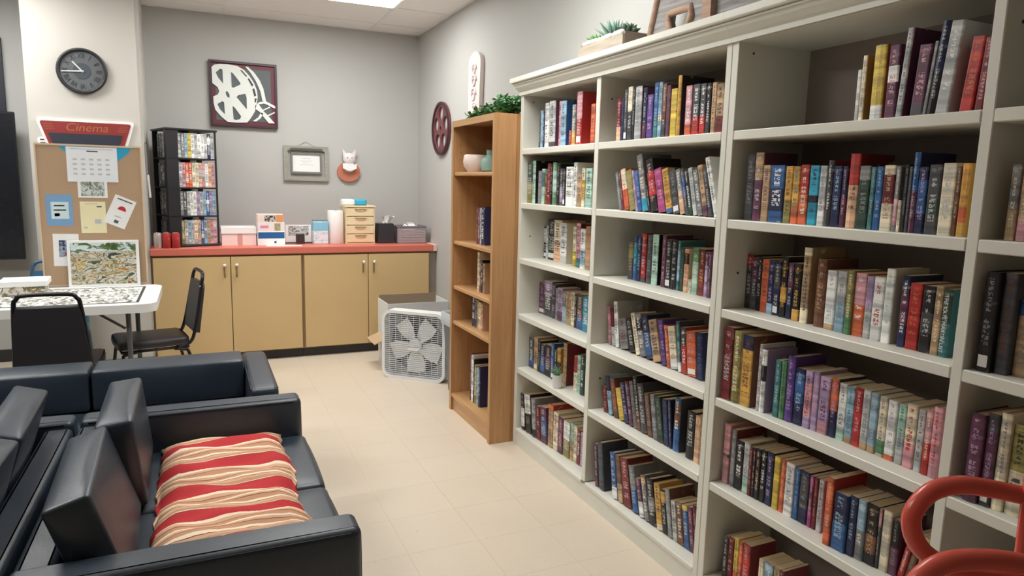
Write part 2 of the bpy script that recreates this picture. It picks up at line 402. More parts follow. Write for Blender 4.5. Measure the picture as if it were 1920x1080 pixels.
# ---------------------------------------------------------------- books
def book_mesh(t, d, h, hard):
    """a cover folded round the spine: outer U, inner U"""
    w = .0022 if hard else .0007; rr = min(t*.22, .004)
    out = [(d, -t/2, -1.4), (rr, -t/2, -1.0), (rr*.3, -t/2+rr*.3, -.02), (0, -t/2+rr, 0.0), (0 if not hard else -.002, 0, .5), (0, t/2-rr, 1.0), (rr*.3, t/2-rr*.3, 1.02), (rr, t/2, 2.0), (d, t/2, 2.4)]
    inn = [(d, t/2-w), (rr+w, t/2-w), (rr+w, -t/2+w), (d, -t/2+w)]
    us = [-1.4, -1.0, 0, .06, .5, .94, 1.0, 2.0, 2.4]
    P = [(x, y) for x, y, _ in out]+inn; U = us+[2.4, 2.0, -1.0, -1.4]
    n = len(P); vs = [(x, y, 0) for x, y in P]+[(x, y, h) for x, y in P]
    fs, uv = [], []
    for i in range(n):
        j = (i+1) % n; fs.append((j, i, n+i, n+j)); ua, ub = U[i], U[j]
        if i == 1: ua, ub = 0.0, 0.0
        if i == 6: ua, ub = 1.0, 1.0
        uv.append(((ub, 0), (ua, 0), (ua, 1), (ub, 1)))
    caps = [(0, 1, 11, 12), (1, 2, 3, 11), (3, 4, 5, 10, 11), (5, 6, 7, 10), (7, 8, 9, 10)]
    for z in (0, 1):
        for c in caps:
            q = [k+n*z for k in c]; 
            if z == 0: pass
            else: q = q[::-1]
            fs.append(tuple(q)); uv.append(tuple((3.0, .5) for _ in q))
    me = bpy.data.meshes.new('cover'); me.from_pydata(vs, [], fs); lay = me.uv_layers.new(name='UVMap')
    k = 0
    for f in uv:
        for p in f: lay.data[k].uv = p; k += 1
    me.materials.append(M_book)
    i = .003 if hard else .0004
    pg = BX(rr+w, d-(.004 if hard else .0), -t/2+w, t/2-w, i, h-i)
    pm = bpy.data.meshes.new('pages'); pg.to_mesh(pm); pg.free(); pm.materials.append(M_pages)
    return me, pm
def add_book(x, yl, t, h, tilt, c1, c2, b0, b1, c3, cov, lab, z, label, group, xback=1.915):
    """spine at x facing -x; yl is the far (left) foot; tilt > 0 leans to the far side"""
    hard = (h > .185) and (rnd.random() < .6)
    d = max(.1, min(h*rnd.uniform(.62, .68), xback-x, .165))
    a = R(tilt); bx = thing('book', label, 'book', (x, yl, z), 0, group)
    me, pm = book_mesh(t, d, h, hard)
    # foot: leaning to +y pivots on the far foot, leaning to -y on the near one
    piv = -t/2
    bx.rotation_euler = (-a, 0, 0)
    if tilt >= 0: bx.location = (x, yl, z+.0004); off = -t/2
    else: bx.location = (x, yl-t/math.cos(a), z+.0004); off = t/2
    c = bpy.data.objects.new('cover', me); p = bpy.data.objects.new('pages', pm)
    for o in (c, p): COL.objects.link(o); o.parent = bx; o.location = (0, off, 0)
    f = lambda k: [float(v) for v in lin(PAL[k])]
    c['c1'] = f(c1); c['c2'] = f(c2); c['c3'] = f(c3); c['cv'] = f(cov)
    c['bd'] = [float(b0), float(b1), rnd.uniform(1, 60)]; c['dm'] = [float(t), float(h), float(lab)]
    return bx
ORD = 'first second third fourth fifth sixth seventh eighth ninth tenth eleventh twelfth thirteenth fourteenth fifteenth sixteenth seventeenth eighteenth nineteenth twentieth twenty-first twenty-second twenty-third twenty-fourth twenty-fifth twenty-sixth twenty-seventh twenty-eighth'.split()
ROWW = ['top shelf', 'second shelf down', 'third shelf down', 'fourth shelf down', 'fifth shelf down', 'bottom shelf']
BAYW = dict(A='bay beside wooden bookcase', B='second white bay', C='third white bay', D='rightmost white bay')
LIGHTK = {'white', 'cream', 'lgrey', 'mint', 'lblue', 'peach', 'pink', 'lilac', 'yellow', 'tan', 'gold'}
DATA = """
A1|1.643,3.3100,0.0180,0.189,0,dgrey,dgrey,0,0,lgrey,dgrey,0;1.643,3.2915,0.0270,0.191,0,lblue,lblue,0,0,dgrey,lblue,0;1.643,3.2640,0.0220,0.187,0,navy,navy,0,0,lgrey,navy,0;1.643,3.2415,0.0400,0.223,0,white,white,0,0,dgrey,white,0;1.643,3.1960,0.0660,0.228,0,lgrey,dgrey,0,0.12,dgrey,plum,0;1.643,3.0890,0.0170,0.219,0,pink,pink,0,0,dgrey,pink,0;1.643,3.0715,0.0530,0.217,0,lblue,lblue,0,0,dgrey,blue,0;1.643,2.9830,0.0250,0.073,0,red,red,0,0,lgrey,red,0;1.643,2.9575,0.0340,0.190,0,grey,gold,0,0.35,cream,grey,0;1.643,2.9140,0.0480,0.244,0,red,pink,0.5,1,lgrey,red,1;1.643,2.7810,0.0340,0.177,0,orange,orange,0,0,dgrey,orange,0
A2|1.643,3.4307,0.0630,0.222,0,dgreen,olive,0,0.5,lgrey,dgreen,0;1.643,3.3672,0.0310,0.226,0,mint,mint,0,0,dgrey,black,0;1.643,3.2990,0.0380,0.172,0,grey,grey,0,0,lilac,grey,0;1.643,3.2580,0.0310,0.182,0,mint,teal,0.5,0.9,dgrey,mint,0;1.643,3.2230,0.0270,0.156,0,brown,brown,0,0,tan,brown,0;1.643,3.1950,0.0350,0.209,0,dred,dred,0,0,pink,dred,0;1.643,3.1580,0.0190,0.203,0,black,black,0,0,lgrey,black,0;1.643,3.1370,0.0390,0.213,0,green,mint,0.3,0.8,lgrey,green,0;1.643,3.0920,0.0320,0.205,0,black,black,0,0,grey,black,0;1.643,3.0590,0.0300,0.182,0,dgrey,lilac,0.1,0.5,lgrey,dgrey,0;1.643,3.0280,0.0260,0.181,0,black,black,0,0,lgrey,black,1;1.643,2.9960,0.0690,0.189,0,white,white,0,0,dgrey,white,0;1.643,2.9220,0.0320,0.209,0,white,white,0,0,black,white,0;1.643,2.8870,0.0440,0.152,0,tan,tan,0,0,dgrey,tan,0;1.643,2.8420,0.0280,0.182,0,cream,gold,0.2,0.7,dgrey,cream,0;1.643,2.8060,0.0540,0.180,0,mint,mint,0,0,dgreen,mint,0
A3|1.754,3.4307,0.0370,0.174,0,black,white,0.5,0.95,lgrey,black,1;1.749,3.3932,0.0320,0.181,0,white,white,0,0,dgrey,white,0;1.744,3.3607,0.0860,0.219,0,black,dgreen,0.2,0.6,lgrey,black,1;1.734,3.2742,0.0880,0.220,0,peach,cream,0.5,1,dgrey,peach,0;1.725,3.1830,0.0640,0.209,0,white,white,0,0,blue,cream,0;1.714,3.0310,0.0320,0.200,0,cream,yellow,0,0.4,dgrey,cream,0;1.710,2.9880,0.0350,0.219,0,pink,teal,0,0.22,dgrey,dred,0;1.706,2.9430,0.0480,0.195,0,white,lblue,0.1,0.45,dgrey,white,0;1.701,2.8840,0.0430,0.210,0,tan,tan,0,0,orange,tan,0
A4|1.735,3.4307,0.0660,0.172,0,plum,plum,0,0,lilac,plum,1;1.732,3.3642,0.0910,0.194,0,dgrey,lilac,0.6,1,white,dgrey,0;1.731,3.2727,0.0470,0.190,0,dgrey,dgrey,0,0,lilac,dgrey,0;1.730,3.2252,0.0260,0.169,0,grey,grey,0,0,lgrey,grey,0;1.728,3.1987,0.0540,0.177,0,lilac,plum,0,0.3,dgrey,lilac,0;1.727,3.1442,0.0440,0.167,0,grey,lblue,0,0.5,lgrey,grey,0;1.724,3.0997,0.0560,0.170,0,tan,tan,0,0,dgrey,tan,0;1.724,3.0432,0.0360,0.176,0,cream,cream,0,0,dgrey,cream,0;1.722,3.0067,0.0260,0.171,0,black,black,0,0,lgrey,black,0;1.721,2.9802,0.0630,0.179,0,dgrey,blue,0,0.4,peach,dgrey,0;1.719,2.9167,0.0590,0.176,0,cyan,cyan,0,0,white,cyan,0;1.718,2.8572,0.0220,0.180,0,navy,navy,0,0,lgrey,navy,0
A5|1.680,3.4307,0.0600,0.169,0,dgrey,blue,0.1,0.3,white,dgrey,0;1.682,3.3702,0.0460,0.185,0,tan,tan,0,0,dgrey,tan,1;1.682,3.3237,0.0330,0.176,0,black,black,0,0,grey,black,0;1.682,3.2902,0.0510,0.163,0,navy,blue,0.1,0.6,lgrey,navy,0;1.684,3.2387,0.0690,0.172,0,black,plum,0.3,0.7,lgrey,black,0;1.684,3.1692,0.0310,0.194,0,blue,blue,0,0,lgrey,blue,1;1.686,3.1377,0.0340,0.164,0,black,black,0,0,lgrey,black,0;1.686,3.1032,0.0360,0.183,0,gold,black,0.3,0.6,dgrey,gold,0;1.688,3.0410,0.0340,0.225,0,tan,tan,0,0,brown,dred,0;1.690,2.9320,0.0320,0.180,0,cream,red,0.55,1,dgrey,cream,0;1.690,2.8980,0.0310,0.192,0,mint,mint,0,0,grey,mint,0;1.690,2.8640,0.0330,0.208,0,dgreen,dgreen,0,0,white,dgreen,0
A6|1.634,3.4067,0.0387,0.207,6.6,black,white,0.1,0.6,lgrey,black,0;1.638,3.3555,0.0690,0.215,9.8,black,white,0.5,1,grey,black,0;1.643,3.2850,0.0485,0.212,8.2,grey,black,0,0.2,lgrey,grey,0;1.647,3.2355,0.0397,0.184,6.6,dred,dred,0,0,pink,dred,0;1.652,3.1950,0.0666,0.193,6.6,plum,blue,0.2,0.7,lgrey,plum,0;1.658,3.1275,0.0500,0.235,0,tan,orange,0.87,1,dgrey,red,0;1.662,3.0770,0.0490,0.207,0,cream,cream,0,0,dred,cream,0;1.666,3.0275,0.0450,0.194,0,plum,plum,0,0,pink,plum,0;1.671,2.9820,0.0630,0.190,0,olive,white,0.5,1,lgrey,olive,0;1.676,2.9185,0.0320,0.196,0,mint,tan,0,0.5,dgrey,mint,0;1.678,2.8860,0.0310,0.192,0,cream,cream,0,0,dgrey,cream,0;1.681,2.8545,0.0290,0.181,0,dred,dred,0,0,white,dred,0;1.683,2.8250,0.0200,0.177,0,lilac,lilac,0,0,dgrey,lilac,0;1.686,2.8045,0.0400,0.188,0,dgrey,dgrey,0,0,lilac,dgrey,0;1.690,2.7640,0.0420,0.193,0,blue,grey,0.5,0.9,lgrey,blue,0
B1|1.643,2.5670,0.0320,0.177,0,dred,peach,0,0.35,pink,dred,0;1.643,2.5330,0.0200,0.175,0,navy,navy,0,0,plum,navy,0;1.643,2.5120,0.0250,0.210,0,dgrey,dgrey,0,0,lgrey,dgrey,1;1.643,2.4860,0.0330,0.218,0,dgrey,cream,0.55,1,lgrey,dgrey,0;1.643,2.4520,0.0190,0.216,0,black,black,0,0,lgrey,black,0;1.643,2.4320,0.0460,0.213,0,lgrey,lgrey,0,0,grey,dred,0;1.643,2.3760,0.0260,0.203,0,plum,navy,0.3,1,lgrey,plum,0;1.643,2.3470,0.0390,0.172,0,purple,purple,0,0,lilac,purple,0;1.643,2.3030,0.0280,0.213,0,blue,teal,0,0.4,lblue,blue,0;1.643,2.2740,0.0230,0.212,0,lblue,cream,0.32,0.42,dgrey,lblue,0;1.643,2.2490,0.0240,0.203,0,brown,dgrey,0,0.3,lgrey,brown,0;1.643,2.2230,0.0240,0.194,0,plum,plum,0,0,brown,plum,0;1.643,2.1950,0.0370,0.178,0,yellow,yellow,0,0,gold,yellow,0;1.643,2.1570,0.0200,0.222,0,gold,gold,0,0,yellow,black,0;1.643,2.1080,0.0350,0.179,0,pink,orange,0,0.22,white,pink,0;1.643,2.0670,0.0370,0.179,0,dgrey,red,0,0.38,white,dgrey,0;1.643,2.0260,0.0300,0.177,0,dgrey,red,0,0.38,white,dgrey,0;1.643,1.9930,0.0220,0.175,0,black,dgrey,0,0.4,white,black,0;1.643,1.9650,0.0230,0.174,0,tan,tan,0,0,dgrey,tan,0;1.643,1.9400,0.0360,0.165,0,tan,dred,0,0.35,black,tan,0
B2|1.643,2.5151,0.0204,0.165,15.5,grey,grey,0,0,mint,grey,0;1.643,2.4920,0.0173,0.171,15.5,dred,dred,0,0,lgrey,dred,0;1.643,2.4728,0.0344,0.175,15.5,orange,cream,0.5,1,red,orange,0;1.643,2.4340,0.0395,0.169,15.5,olive,olive,0,0,tan,olive,0;1.643,2.3911,0.0146,0.171,15.5,lilac,lilac,0,0,dgrey,lilac,0;1.643,2.3750,0.0279,0.168,15.5,purple,blue,0,1,lilac,purple,0;1.643,2.3429,0.0373,0.233,15.5,grey,cyan,0,0.22,cream,grey,0;1.643,2.3019,0.0143,0.112,15.5,black,black,0,0,lgrey,black,0;1.643,2.2850,0.0453,0.211,15.5,black,red,0.3,0.75,pink,black,0;1.643,2.2350,0.0443,0.173,15.5,magenta,magenta,0,0,pink,magenta,0;1.643,2.1850,0.0385,0.173,15.5,gold,blue,0,0.1,brown,gold,0;1.643,2.1430,0.0395,0.170,15.5,dgrey,dgrey,0,0,grey,dgrey,1;1.643,2.1009,0.0277,0.171,15.5,grey,peach,0,0.5,white,grey,0;1.643,2.0709,0.0191,0.174,15.5,dgrey,blue,0.4,0.8,lgrey,dgrey,0;1.643,2.0506,0.0220,0.174,15.5,dgreen,black,0.4,1,white,dgreen,0;1.643,2.0259,0.0230,0.176,15.5,lgrey,lgrey,0,0,grey,lgrey,0;1.643,1.9999,0.0258,0.168,15.5,grey,grey,0,0,white,grey,0;1.643,1.9709,0.0258,0.185,15.5,tan,plum,0,0.2,dgrey,tan,0;1.643,1.9436,0.0201,0.175,15.5,dgrey,dgrey,0,0,lgrey,dgrey,0;1.643,1.9139,0.0230,0.215,18,white,white,0,0,dgrey,white,0
B3|1.720,2.5430,0.0370,0.170,0,dgrey,olive,0.55,0.9,tan,dgrey,0;1.720,2.5030,0.0250,0.194,0,blue,cyan,0.3,0.8,lgrey,blue,0;1.720,2.4770,0.0290,0.195,0,navy,navy,0,0,lblue,navy,0;1.720,2.4450,0.0330,0.208,0,red,dgrey,0,0.1,lgrey,dred,0;1.720,2.4050,0.0360,0.206,0,dgrey,dgrey,0,0,grey,dgrey,0;1.720,2.3680,0.0390,0.211,0,mint,mint,0,0,dgrey,black,0;1.720,2.3020,0.0260,0.212,0,plum,plum,0,0,pink,plum,0;1.719,2.2740,0.0360,0.197,0,black,black,0,0,lgrey,black,1;1.719,2.2370,0.0360,0.200,0,black,black,0,0,lgrey,black,0;1.719,2.1990,0.0170,0.197,0,teal,lblue,0.2,0.8,lgrey,teal,0;1.719,2.1790,0.0220,0.174,0,dgreen,dgreen,0,0,teal,dgreen,0;1.719,2.1560,0.0260,0.170,0,peach,black,0.65,0.9,orange,peach,0;1.719,2.1280,0.0210,0.053,0,cream,cream,0,0,dgrey,cream,0;1.719,2.1060,0.0340,0.178,0,mint,green,0.7,1,cream,mint,0;1.719,2.0680,0.0330,0.177,0,dred,dred,0,0,gold,dred,0;1.719,2.0345,0.0190,0.169,0,lilac,plum,0.7,1,white,lilac,0;1.719,2.0150,0.0160,0.171,0,plum,plum,0,0,lgrey,plum,0
B4|1.688,2.6222,0.0208,0.174,7.7,pink,pink,0,0,dgrey,pink,0;1.688,2.5909,0.0275,0.170,10.9,lgrey,dred,0.5,1,dgrey,lgrey,0;1.688,2.5624,0.0286,0.205,9.3,white,white,0,0,dgrey,lgrey,0;1.689,2.5216,0.0592,0.135,13.9,grey,grey,0,0,dred,grey,0;1.689,2.4505,0.0419,0.146,17.7,black,black,0,0,lgrey,black,0;1.690,2.4040,0.0294,0.181,18.4,cream,cream,0,0,dgrey,cream,0;1.690,2.3725,0.0427,0.180,18.4,grey,black,0.6,0.9,white,grey,0;1.690,2.3270,0.0446,0.181,18.4,navy,blue,0.1,0.6,lgrey,navy,0;1.690,2.2795,0.0536,0.175,17,tan,tan,0,0,dgrey,tan,0;1.691,2.2230,0.0320,0.184,13.9,purple,purple,0,0,lilac,purple,0;1.691,2.1895,0.0225,0.171,12.4,orange,orange,0,0,cream,orange,0;1.692,2.1660,0.0449,0.171,12.4,cream,white,0,0.25,tan,cream,0;1.692,2.1195,0.0197,0.199,9.3,teal,white,0,0.2,lgrey,dgrey,0;1.692,2.0970,0.0317,0.181,7.7,red,dgrey,0.6,1,white,red,0;1.692,2.0630,0.0525,0.173,7.7,orange,orange,0,0,pink,orange,1;1.693,2.0080,0.0328,0.179,6.2,navy,navy,0,0,blue,navy,0
B5|1.662,2.5950,0.0344,0.115,10.9,dred,dred,0,0,tan,dred,0;1.662,2.5532,0.0320,0.176,13.9,lblue,navy,0.6,1,dgrey,lblue,0;1.663,2.5097,0.0363,0.172,17,brown,brown,0,0,orange,brown,0;1.664,2.4674,0.0389,0.142,18.4,yellow,yellow,0,0,gold,yellow,0;1.664,2.4259,0.0342,0.177,18.4,navy,navy,0,0,lilac,navy,0;1.665,2.3894,0.0287,0.191,17,plum,plum,0,0,lgrey,plum,0;1.666,2.3589,0.0231,0.201,15.5,grey,grey,0,0,brown,grey,0;1.666,2.3344,0.0291,0.229,13.9,black,brown,0,0.35,lgrey,black,0;1.666,2.3039,0.0417,0.206,13.9,dgrey,dgrey,0,0,lgrey,dgrey,0;1.667,2.2590,0.0320,0.178,13.9,brown,brown,0,0,grey,brown,0;1.668,2.2230,0.0313,0.184,12.4,grey,grey,0,0,lblue,grey,0;1.668,2.1890,0.0361,0.184,12.4,dgreen,dgreen,0,0,grey,dgreen,0;1.669,2.1515,0.0326,0.186,9.3,navy,navy,0,0,blue,navy,0;1.669,2.1180,0.0168,0.195,7.7,navy,navy,0,0,lgrey,navy,0;1.670,2.0980,0.0350,0.216,0,blue,brown,0.5,0.9,white,dgrey,0;1.671,2.0200,0.0450,0.188,0,black,black,0,0,lgrey,black,0;1.672,1.9740,0.0290,0.182,0,peach,peach,0,0,tan,peach,0;1.672,1.9445,0.0110,0.188,0,tan,tan,0,0,dgrey,tan,0
B6|1.636,2.6000,0.0258,0.198,7.7,plum,plum,0,0,lgrey,plum,0;1.638,2.5678,0.0434,0.217,9.3,dgrey,dgrey,0,0,teal,dgrey,0;1.644,2.4640,0.0393,0.205,10.9,blue,white,0,0.25,lgrey,blue,0;1.646,2.4179,0.0352,0.207,12.4,tan,brown,0.4,1,dgrey,tan,0;1.648,2.3756,0.0553,0.209,13.9,dred,dred,0,0,pink,dred,0;1.651,2.3123,0.0405,0.198,15.5,grey,blue,0,0.5,lblue,grey,0;1.653,2.2652,0.0325,0.161,17,plum,white,0,0.4,lgrey,plum,0;1.655,2.2307,0.0308,0.188,15.5,grey,tan,0.8,1,white,grey,0;1.657,2.1982,0.0447,0.188,13.9,black,grey,0.3,0.6,lgrey,black,0;1.659,2.1517,0.0381,0.188,12.4,gold,cream,0,0.12,dgrey,gold,0;1.661,2.1122,0.0293,0.177,12.4,black,gold,0.7,0.95,lgrey,black,0;1.662,2.0817,0.0283,0.193,12.4,grey,grey,0,0,lgrey,brown,0;1.664,2.0522,0.0265,0.158,10.9,lgrey,lgrey,0,0,dgrey,lgrey,0;1.666,2.0247,0.0363,0.163,10.9,brown,brown,0,0,cream,brown,0;1.668,1.9872,0.0314,0.168,10.9,blue,yellow,0.87,1,lgrey,blue,0;1.670,1.9547,0.0265,0.173,10.9,plum,plum,0,0,pink,plum,0;1.670,1.9273,0.0158,0.190,9.3,dred,dred,0,0,lgrey,dred,0
C1|1.643,1.3770,0.0120,0.137,0,white,white,0,0,lgrey,white,0;1.643,1.3640,0.0130,0.172,0,cream,cream,0,0,dgrey,olive,0;1.643,1.3300,0.0350,0.192,0,yellow,white,0,0.2,gold,orange,0;1.643,1.2860,0.0300,0.185,0,plum,white,0.5,0.72,pink,plum,0;1.643,1.2540,0.0170,0.220,-3.4,pink,lgrey,0,1,dgrey,plum,0;1.643,1.2140,0.0329,0.172,-3.4,plum,dgrey,0,0.18,pink,plum,0;1.643,1.1800,0.0090,0.176,-5.1,grey,grey,0,0,lgrey,grey,0;1.643,1.1700,0.0209,0.219,-5.1,navy,black,0,0.45,lgrey,navy,0;1.643,1.1480,0.0319,0.214,-5.1,lgrey,lgrey,0,0,white,lgrey,0;1.643,1.0890,0.0299,0.169,-5.1,red,red,0,0,orange,red,0;1.643,1.0536,0.0200,0.163,-3.4,dred,dred,0,0,pink,dred,0
C2|1.643,1.7700,0.0360,0.212,0,dgrey,dgrey,0,0,grey,dgrey,0;1.643,1.7330,0.0350,0.217,0,plum,tan,0.6,1,lgrey,plum,0;1.643,1.6960,0.0310,0.177,0,tan,tan,0,0,plum,tan,0;1.643,1.6630,0.0570,0.176,0,blue,navy,0.2,0.6,white,blue,0;1.643,1.6020,0.0290,0.173,0,olive,gold,0.4,1,brown,olive,0;1.643,1.5720,0.0270,0.172,0,gold,orange,0,0.32,teal,gold,0;1.643,1.5440,0.0320,0.176,0,red,orange,0,0.5,cream,red,0;1.643,1.5090,0.0340,0.173,0,cyan,black,0.38,0.5,navy,cyan,0;1.643,1.4730,0.0250,0.172,0,lgrey,white,0,0.4,grey,lgrey,0;1.643,1.4460,0.0190,0.187,0,dgrey,dgrey,0,0,white,dred,0;1.643,1.4260,0.0290,0.171,0,navy,navy,0,0,lblue,navy,0;1.643,1.3950,0.0170,0.170,0,plum,navy,0.5,1,pink,plum,0;1.643,1.3740,0.0320,0.203,0,peach,red,0.58,1,brown,dred,0;1.643,1.3410,0.0340,0.170,0,dgreen,grey,0.78,1,grey,dgreen,0;1.643,1.3050,0.0150,0.166,0,teal,teal,0,0,lgrey,teal,0;1.643,1.2890,0.0210,0.167,0,blue,blue,0,0,lblue,blue,0;1.643,1.2670,0.0330,0.170,0,cream,dred,0.42,0.86,tan,cream,0;1.643,1.2320,0.0130,0.167,0,grey,pink,0.1,0.5,white,grey,0;1.643,1.2180,0.0090,0.081,0,cream,cream,0,0,dgrey,cream,0;1.643,1.2080,0.0120,0.171,0,black,black,0,0,grey,black,0;1.643,1.1955,0.0090,0.166,0,dgrey,dgrey,0,0,grey,dgrey,0;1.643,1.1860,0.0160,0.201,0,plum,blue,0.52,1,lgrey,navy,0;1.643,1.1695,0.0240,0.165,0,navy,blue,0.3,0.8,lilac,navy,0;1.643,1.1430,0.0320,0.170,0,dgrey,dgreen,0.3,0.5,lgrey,dgrey,0;1.643,1.1090,0.0340,0.173,0,cream,cream,0,0,lgrey,cream,0;1.643,1.0740,0.0110,0.165,0,brown,brown,0,0,lgrey,brown,0;1.643,1.0625,0.0190,0.172,0,gold,orange,0.2,0.4,orange,gold,0
C3|1.706,1.8047,0.0300,0.184,0,dgrey,red,0.78,1,lgrey,dgrey,0;1.703,1.7742,0.0250,0.178,0,plum,dgrey,0,0.5,lgrey,plum,0;1.701,1.7487,0.0230,0.181,0,black,black,0,0,lgrey,black,0;1.699,1.7252,0.0310,0.177,0,gold,orange,0,1,brown,gold,0;1.696,1.6937,0.0260,0.173,0,navy,lblue,0,0.2,lilac,navy,0;1.693,1.6660,0.0280,0.177,0,navy,dgrey,0.5,0.9,lgrey,navy,1;1.690,1.6330,0.0260,0.195,0,black,gold,0.25,0.5,gold,black,0;1.688,1.6030,0.0220,0.178,0,navy,plum,0.5,1,lgrey,navy,0;1.686,1.5770,0.0270,0.179,0,black,gold,0,0.2,gold,black,0;1.683,1.5420,0.0290,0.232,0,cream,tan,0.2,0.9,dgrey,tan,0;1.678,1.4830,0.0330,0.204,0,brown,brown,0,0,tan,brown,0;1.674,1.4420,0.0330,0.175,0,white,tan,0,0.1,lgrey,white,0;1.672,1.4030,0.0310,0.177,0,lgrey,lblue,0,0.5,grey,lgrey,0;1.670,1.3690,0.0200,0.183,0,olive,green,0,0.3,cream,olive,0;1.677,1.3485,0.0360,0.179,0,orange,pink,0.5,1,white,orange,0;1.676,1.3110,0.0220,0.174,0,lgrey,lilac,0.5,1,grey,lgrey,0;1.676,1.2880,0.0320,0.176,0,white,white,0,0,red,white,0;1.676,1.2540,0.0260,0.202,0,white,white,0,0,mint,cream,0;1.675,1.2060,0.0230,0.190,0,navy,plum,0.3,0.8,white,navy,0;1.675,1.1820,0.0340,0.174,0,red,red,0,0,orange,red,0;1.674,1.1450,0.0310,0.172,0,black,dgrey,0.3,0.6,lgrey,black,0;1.674,1.1130,0.0210,0.176,0,tan,tan,0,0,cream,tan,0;1.674,1.0910,0.0210,0.171,0,teal,dgreen,0.5,1,lgrey,teal,0
C4|1.622,1.7970,0.0440,0.253,0,dred,dred,0,0,lgrey,dred,0;1.626,1.7525,0.0350,0.246,0,cream,olive,0,1,cream,cream,0;1.632,1.7170,0.0460,0.240,0,gold,navy,0.8,1,brown,brown,0;1.638,1.6460,0.0110,0.221,0,white,white,0,0,dgrey,white,0;1.639,1.6345,0.0200,0.208,0,white,black,0.5,0.75,grey,lilac,0;1.646,1.5830,0.0230,0.185,0,teal,teal,0,0,mint,teal,0;1.648,1.5595,0.0200,0.188,0,green,green,0,0,dgreen,green,0;1.651,1.5390,0.0290,0.209,0,purple,purple,0,0,lilac,purple,0;1.655,1.5095,0.0350,0.178,0,navy,blue,0.4,0.9,lblue,navy,0;1.658,1.4740,0.0270,0.178,0,lilac,pink,0.2,0.8,plum,lilac,0;1.661,1.4465,0.0220,0.184,0,lilac,lilac,0,0,pink,lilac,0;1.664,1.4240,0.0360,0.174,0,pink,lilac,0.2,1,plum,pink,0;1.668,1.3875,0.0240,0.177,0,navy,orange,0.45,1,lilac,navy,0;1.672,1.3630,0.0280,0.169,0,mint,white,0.2,1,grey,mint,0;1.672,1.3345,0.0250,0.166,0,lblue,tan,0,0.12,teal,lblue,0;1.672,1.3090,0.0260,0.171,0,red,red,0,0,pink,red,0;1.671,1.2825,0.0240,0.172,0,lgrey,tan,0,0.12,grey,lgrey,0;1.671,1.2580,0.0230,0.170,0,lblue,tan,0,0.12,lgrey,lblue,0;1.670,1.2300,0.0230,0.168,0,cream,green,0.05,0.28,grey,cream,0;1.670,1.2040,0.0270,0.165,0,white,orange,0,0.09,lilac,white,0;1.670,1.1730,0.0220,0.163,0,mint,lgrey,0,0.5,teal,mint,0;1.670,1.1500,0.0280,0.171,0,cream,pink,0,0.4,red,cream,0;1.670,1.1180,0.0190,0.167,0,lgrey,lgrey,0,0,dred,lgrey,0;1.669,1.0970,0.0180,0.173,0,pink,red,0,0.5,cream,pink,0;1.669,1.0785,0.0220,0.186,0,pink,pink,0,0,red,pink,0
C5|1.650,1.7930,0.0290,0.215,0,pink,dgrey,0.45,0.5,tan,pink,0;1.652,1.7580,0.0220,0.205,0,grey,grey,0,0,lgrey,dred,0;1.654,1.7355,0.0350,0.175,0,black,black,0,0,white,black,0;1.656,1.7000,0.0270,0.180,0,lgrey,mint,0,0.35,grey,lgrey,0;1.656,1.6725,0.0120,0.172,0,dred,dred,0,0,lgrey,dred,0;1.658,1.6600,0.0130,0.173,0,black,black,0,0,pink,black,0;1.658,1.6465,0.0210,0.176,0,black,black,0,0,peach,black,0;1.660,1.6250,0.0230,0.179,0,black,black,0,0,white,black,0;1.662,1.6015,0.0270,0.181,0,navy,navy,0,0,lilac,navy,0;1.664,1.5720,0.0240,0.176,0,yellow,yellow,0,0,gold,yellow,0;1.666,1.5450,0.0180,0.176,0,orange,orange,0,0,peach,orange,0;1.667,1.5260,0.0340,0.174,0,white,white,0,0,grey,white,0;1.669,1.4900,0.0190,0.168,0,blue,blue,0,0,lblue,blue,0;1.671,1.4705,0.0330,0.168,0,navy,dgrey,0.3,0.9,grey,navy,0;1.672,1.4350,0.0140,0.165,0,magenta,plum,0.4,0.7,lgrey,magenta,0;1.674,1.4200,0.0140,0.165,0,dred,dred,0,0,tan,dred,0;1.674,1.4030,0.0190,0.166,0,pink,lgrey,0,1,dred,pink,0;1.632,1.3410,0.0230,0.206,0,red,orange,0,1,peach,red,0;1.638,1.3175,0.0450,0.172,0,blue,navy,0.5,1,lblue,blue,0;1.646,1.2720,0.0240,0.177,0,navy,navy,0,0,lblue,navy,0;1.650,1.2475,0.0240,0.176,0,lblue,grey,0,0.5,white,lblue,0;1.656,1.2230,0.0340,0.175,0,black,brown,0.2,0.5,tan,black,0;1.660,1.1885,0.0080,0.173,0,dgrey,pink,0.7,1,lgrey,dgrey,0;1.664,1.1800,0.0250,0.173,0,cream,cream,0,0,lgrey,cream,0;1.668,1.1545,0.0230,0.159,0,plum,black,0.5,1,grey,plum,0;1.672,1.1310,0.0158,0.134,-10,red,red,0,0,white,red,0;1.676,1.1145,0.0177,0.139,-10,brown,brown,0,0,grey,brown,0;1.680,1.0910,0.0168,0.144,-8,tan,tan,0,0,dgrey,tan,0
C6|1.668,1.7770,0.0220,0.157,0,dgrey,dgrey,0,0,white,dgrey,0;1.668,1.7530,0.0250,0.165,0,dred,dred,0,0,pink,dred,0;1.668,1.7240,0.0210,0.177,0,yellow,orange,0,0.3,dgrey,yellow,0;1.668,1.7010,0.0170,0.174,0,orange,orange,0,0,lgrey,orange,0;1.668,1.6820,0.0330,0.177,0,red,red,0,0,pink,dred,0;1.668,1.6070,0.0210,0.159,0,cream,cream,0,0,tan,cream,0;1.668,1.5820,0.0370,0.163,0,grey,lblue,0.3,1,white,grey,0;1.668,1.5410,0.0260,0.167,0,tan,blue,0,0.6,dgrey,tan,0;1.668,1.5130,0.0120,0.168,0,dred,dred,0,0,lgrey,dred,0
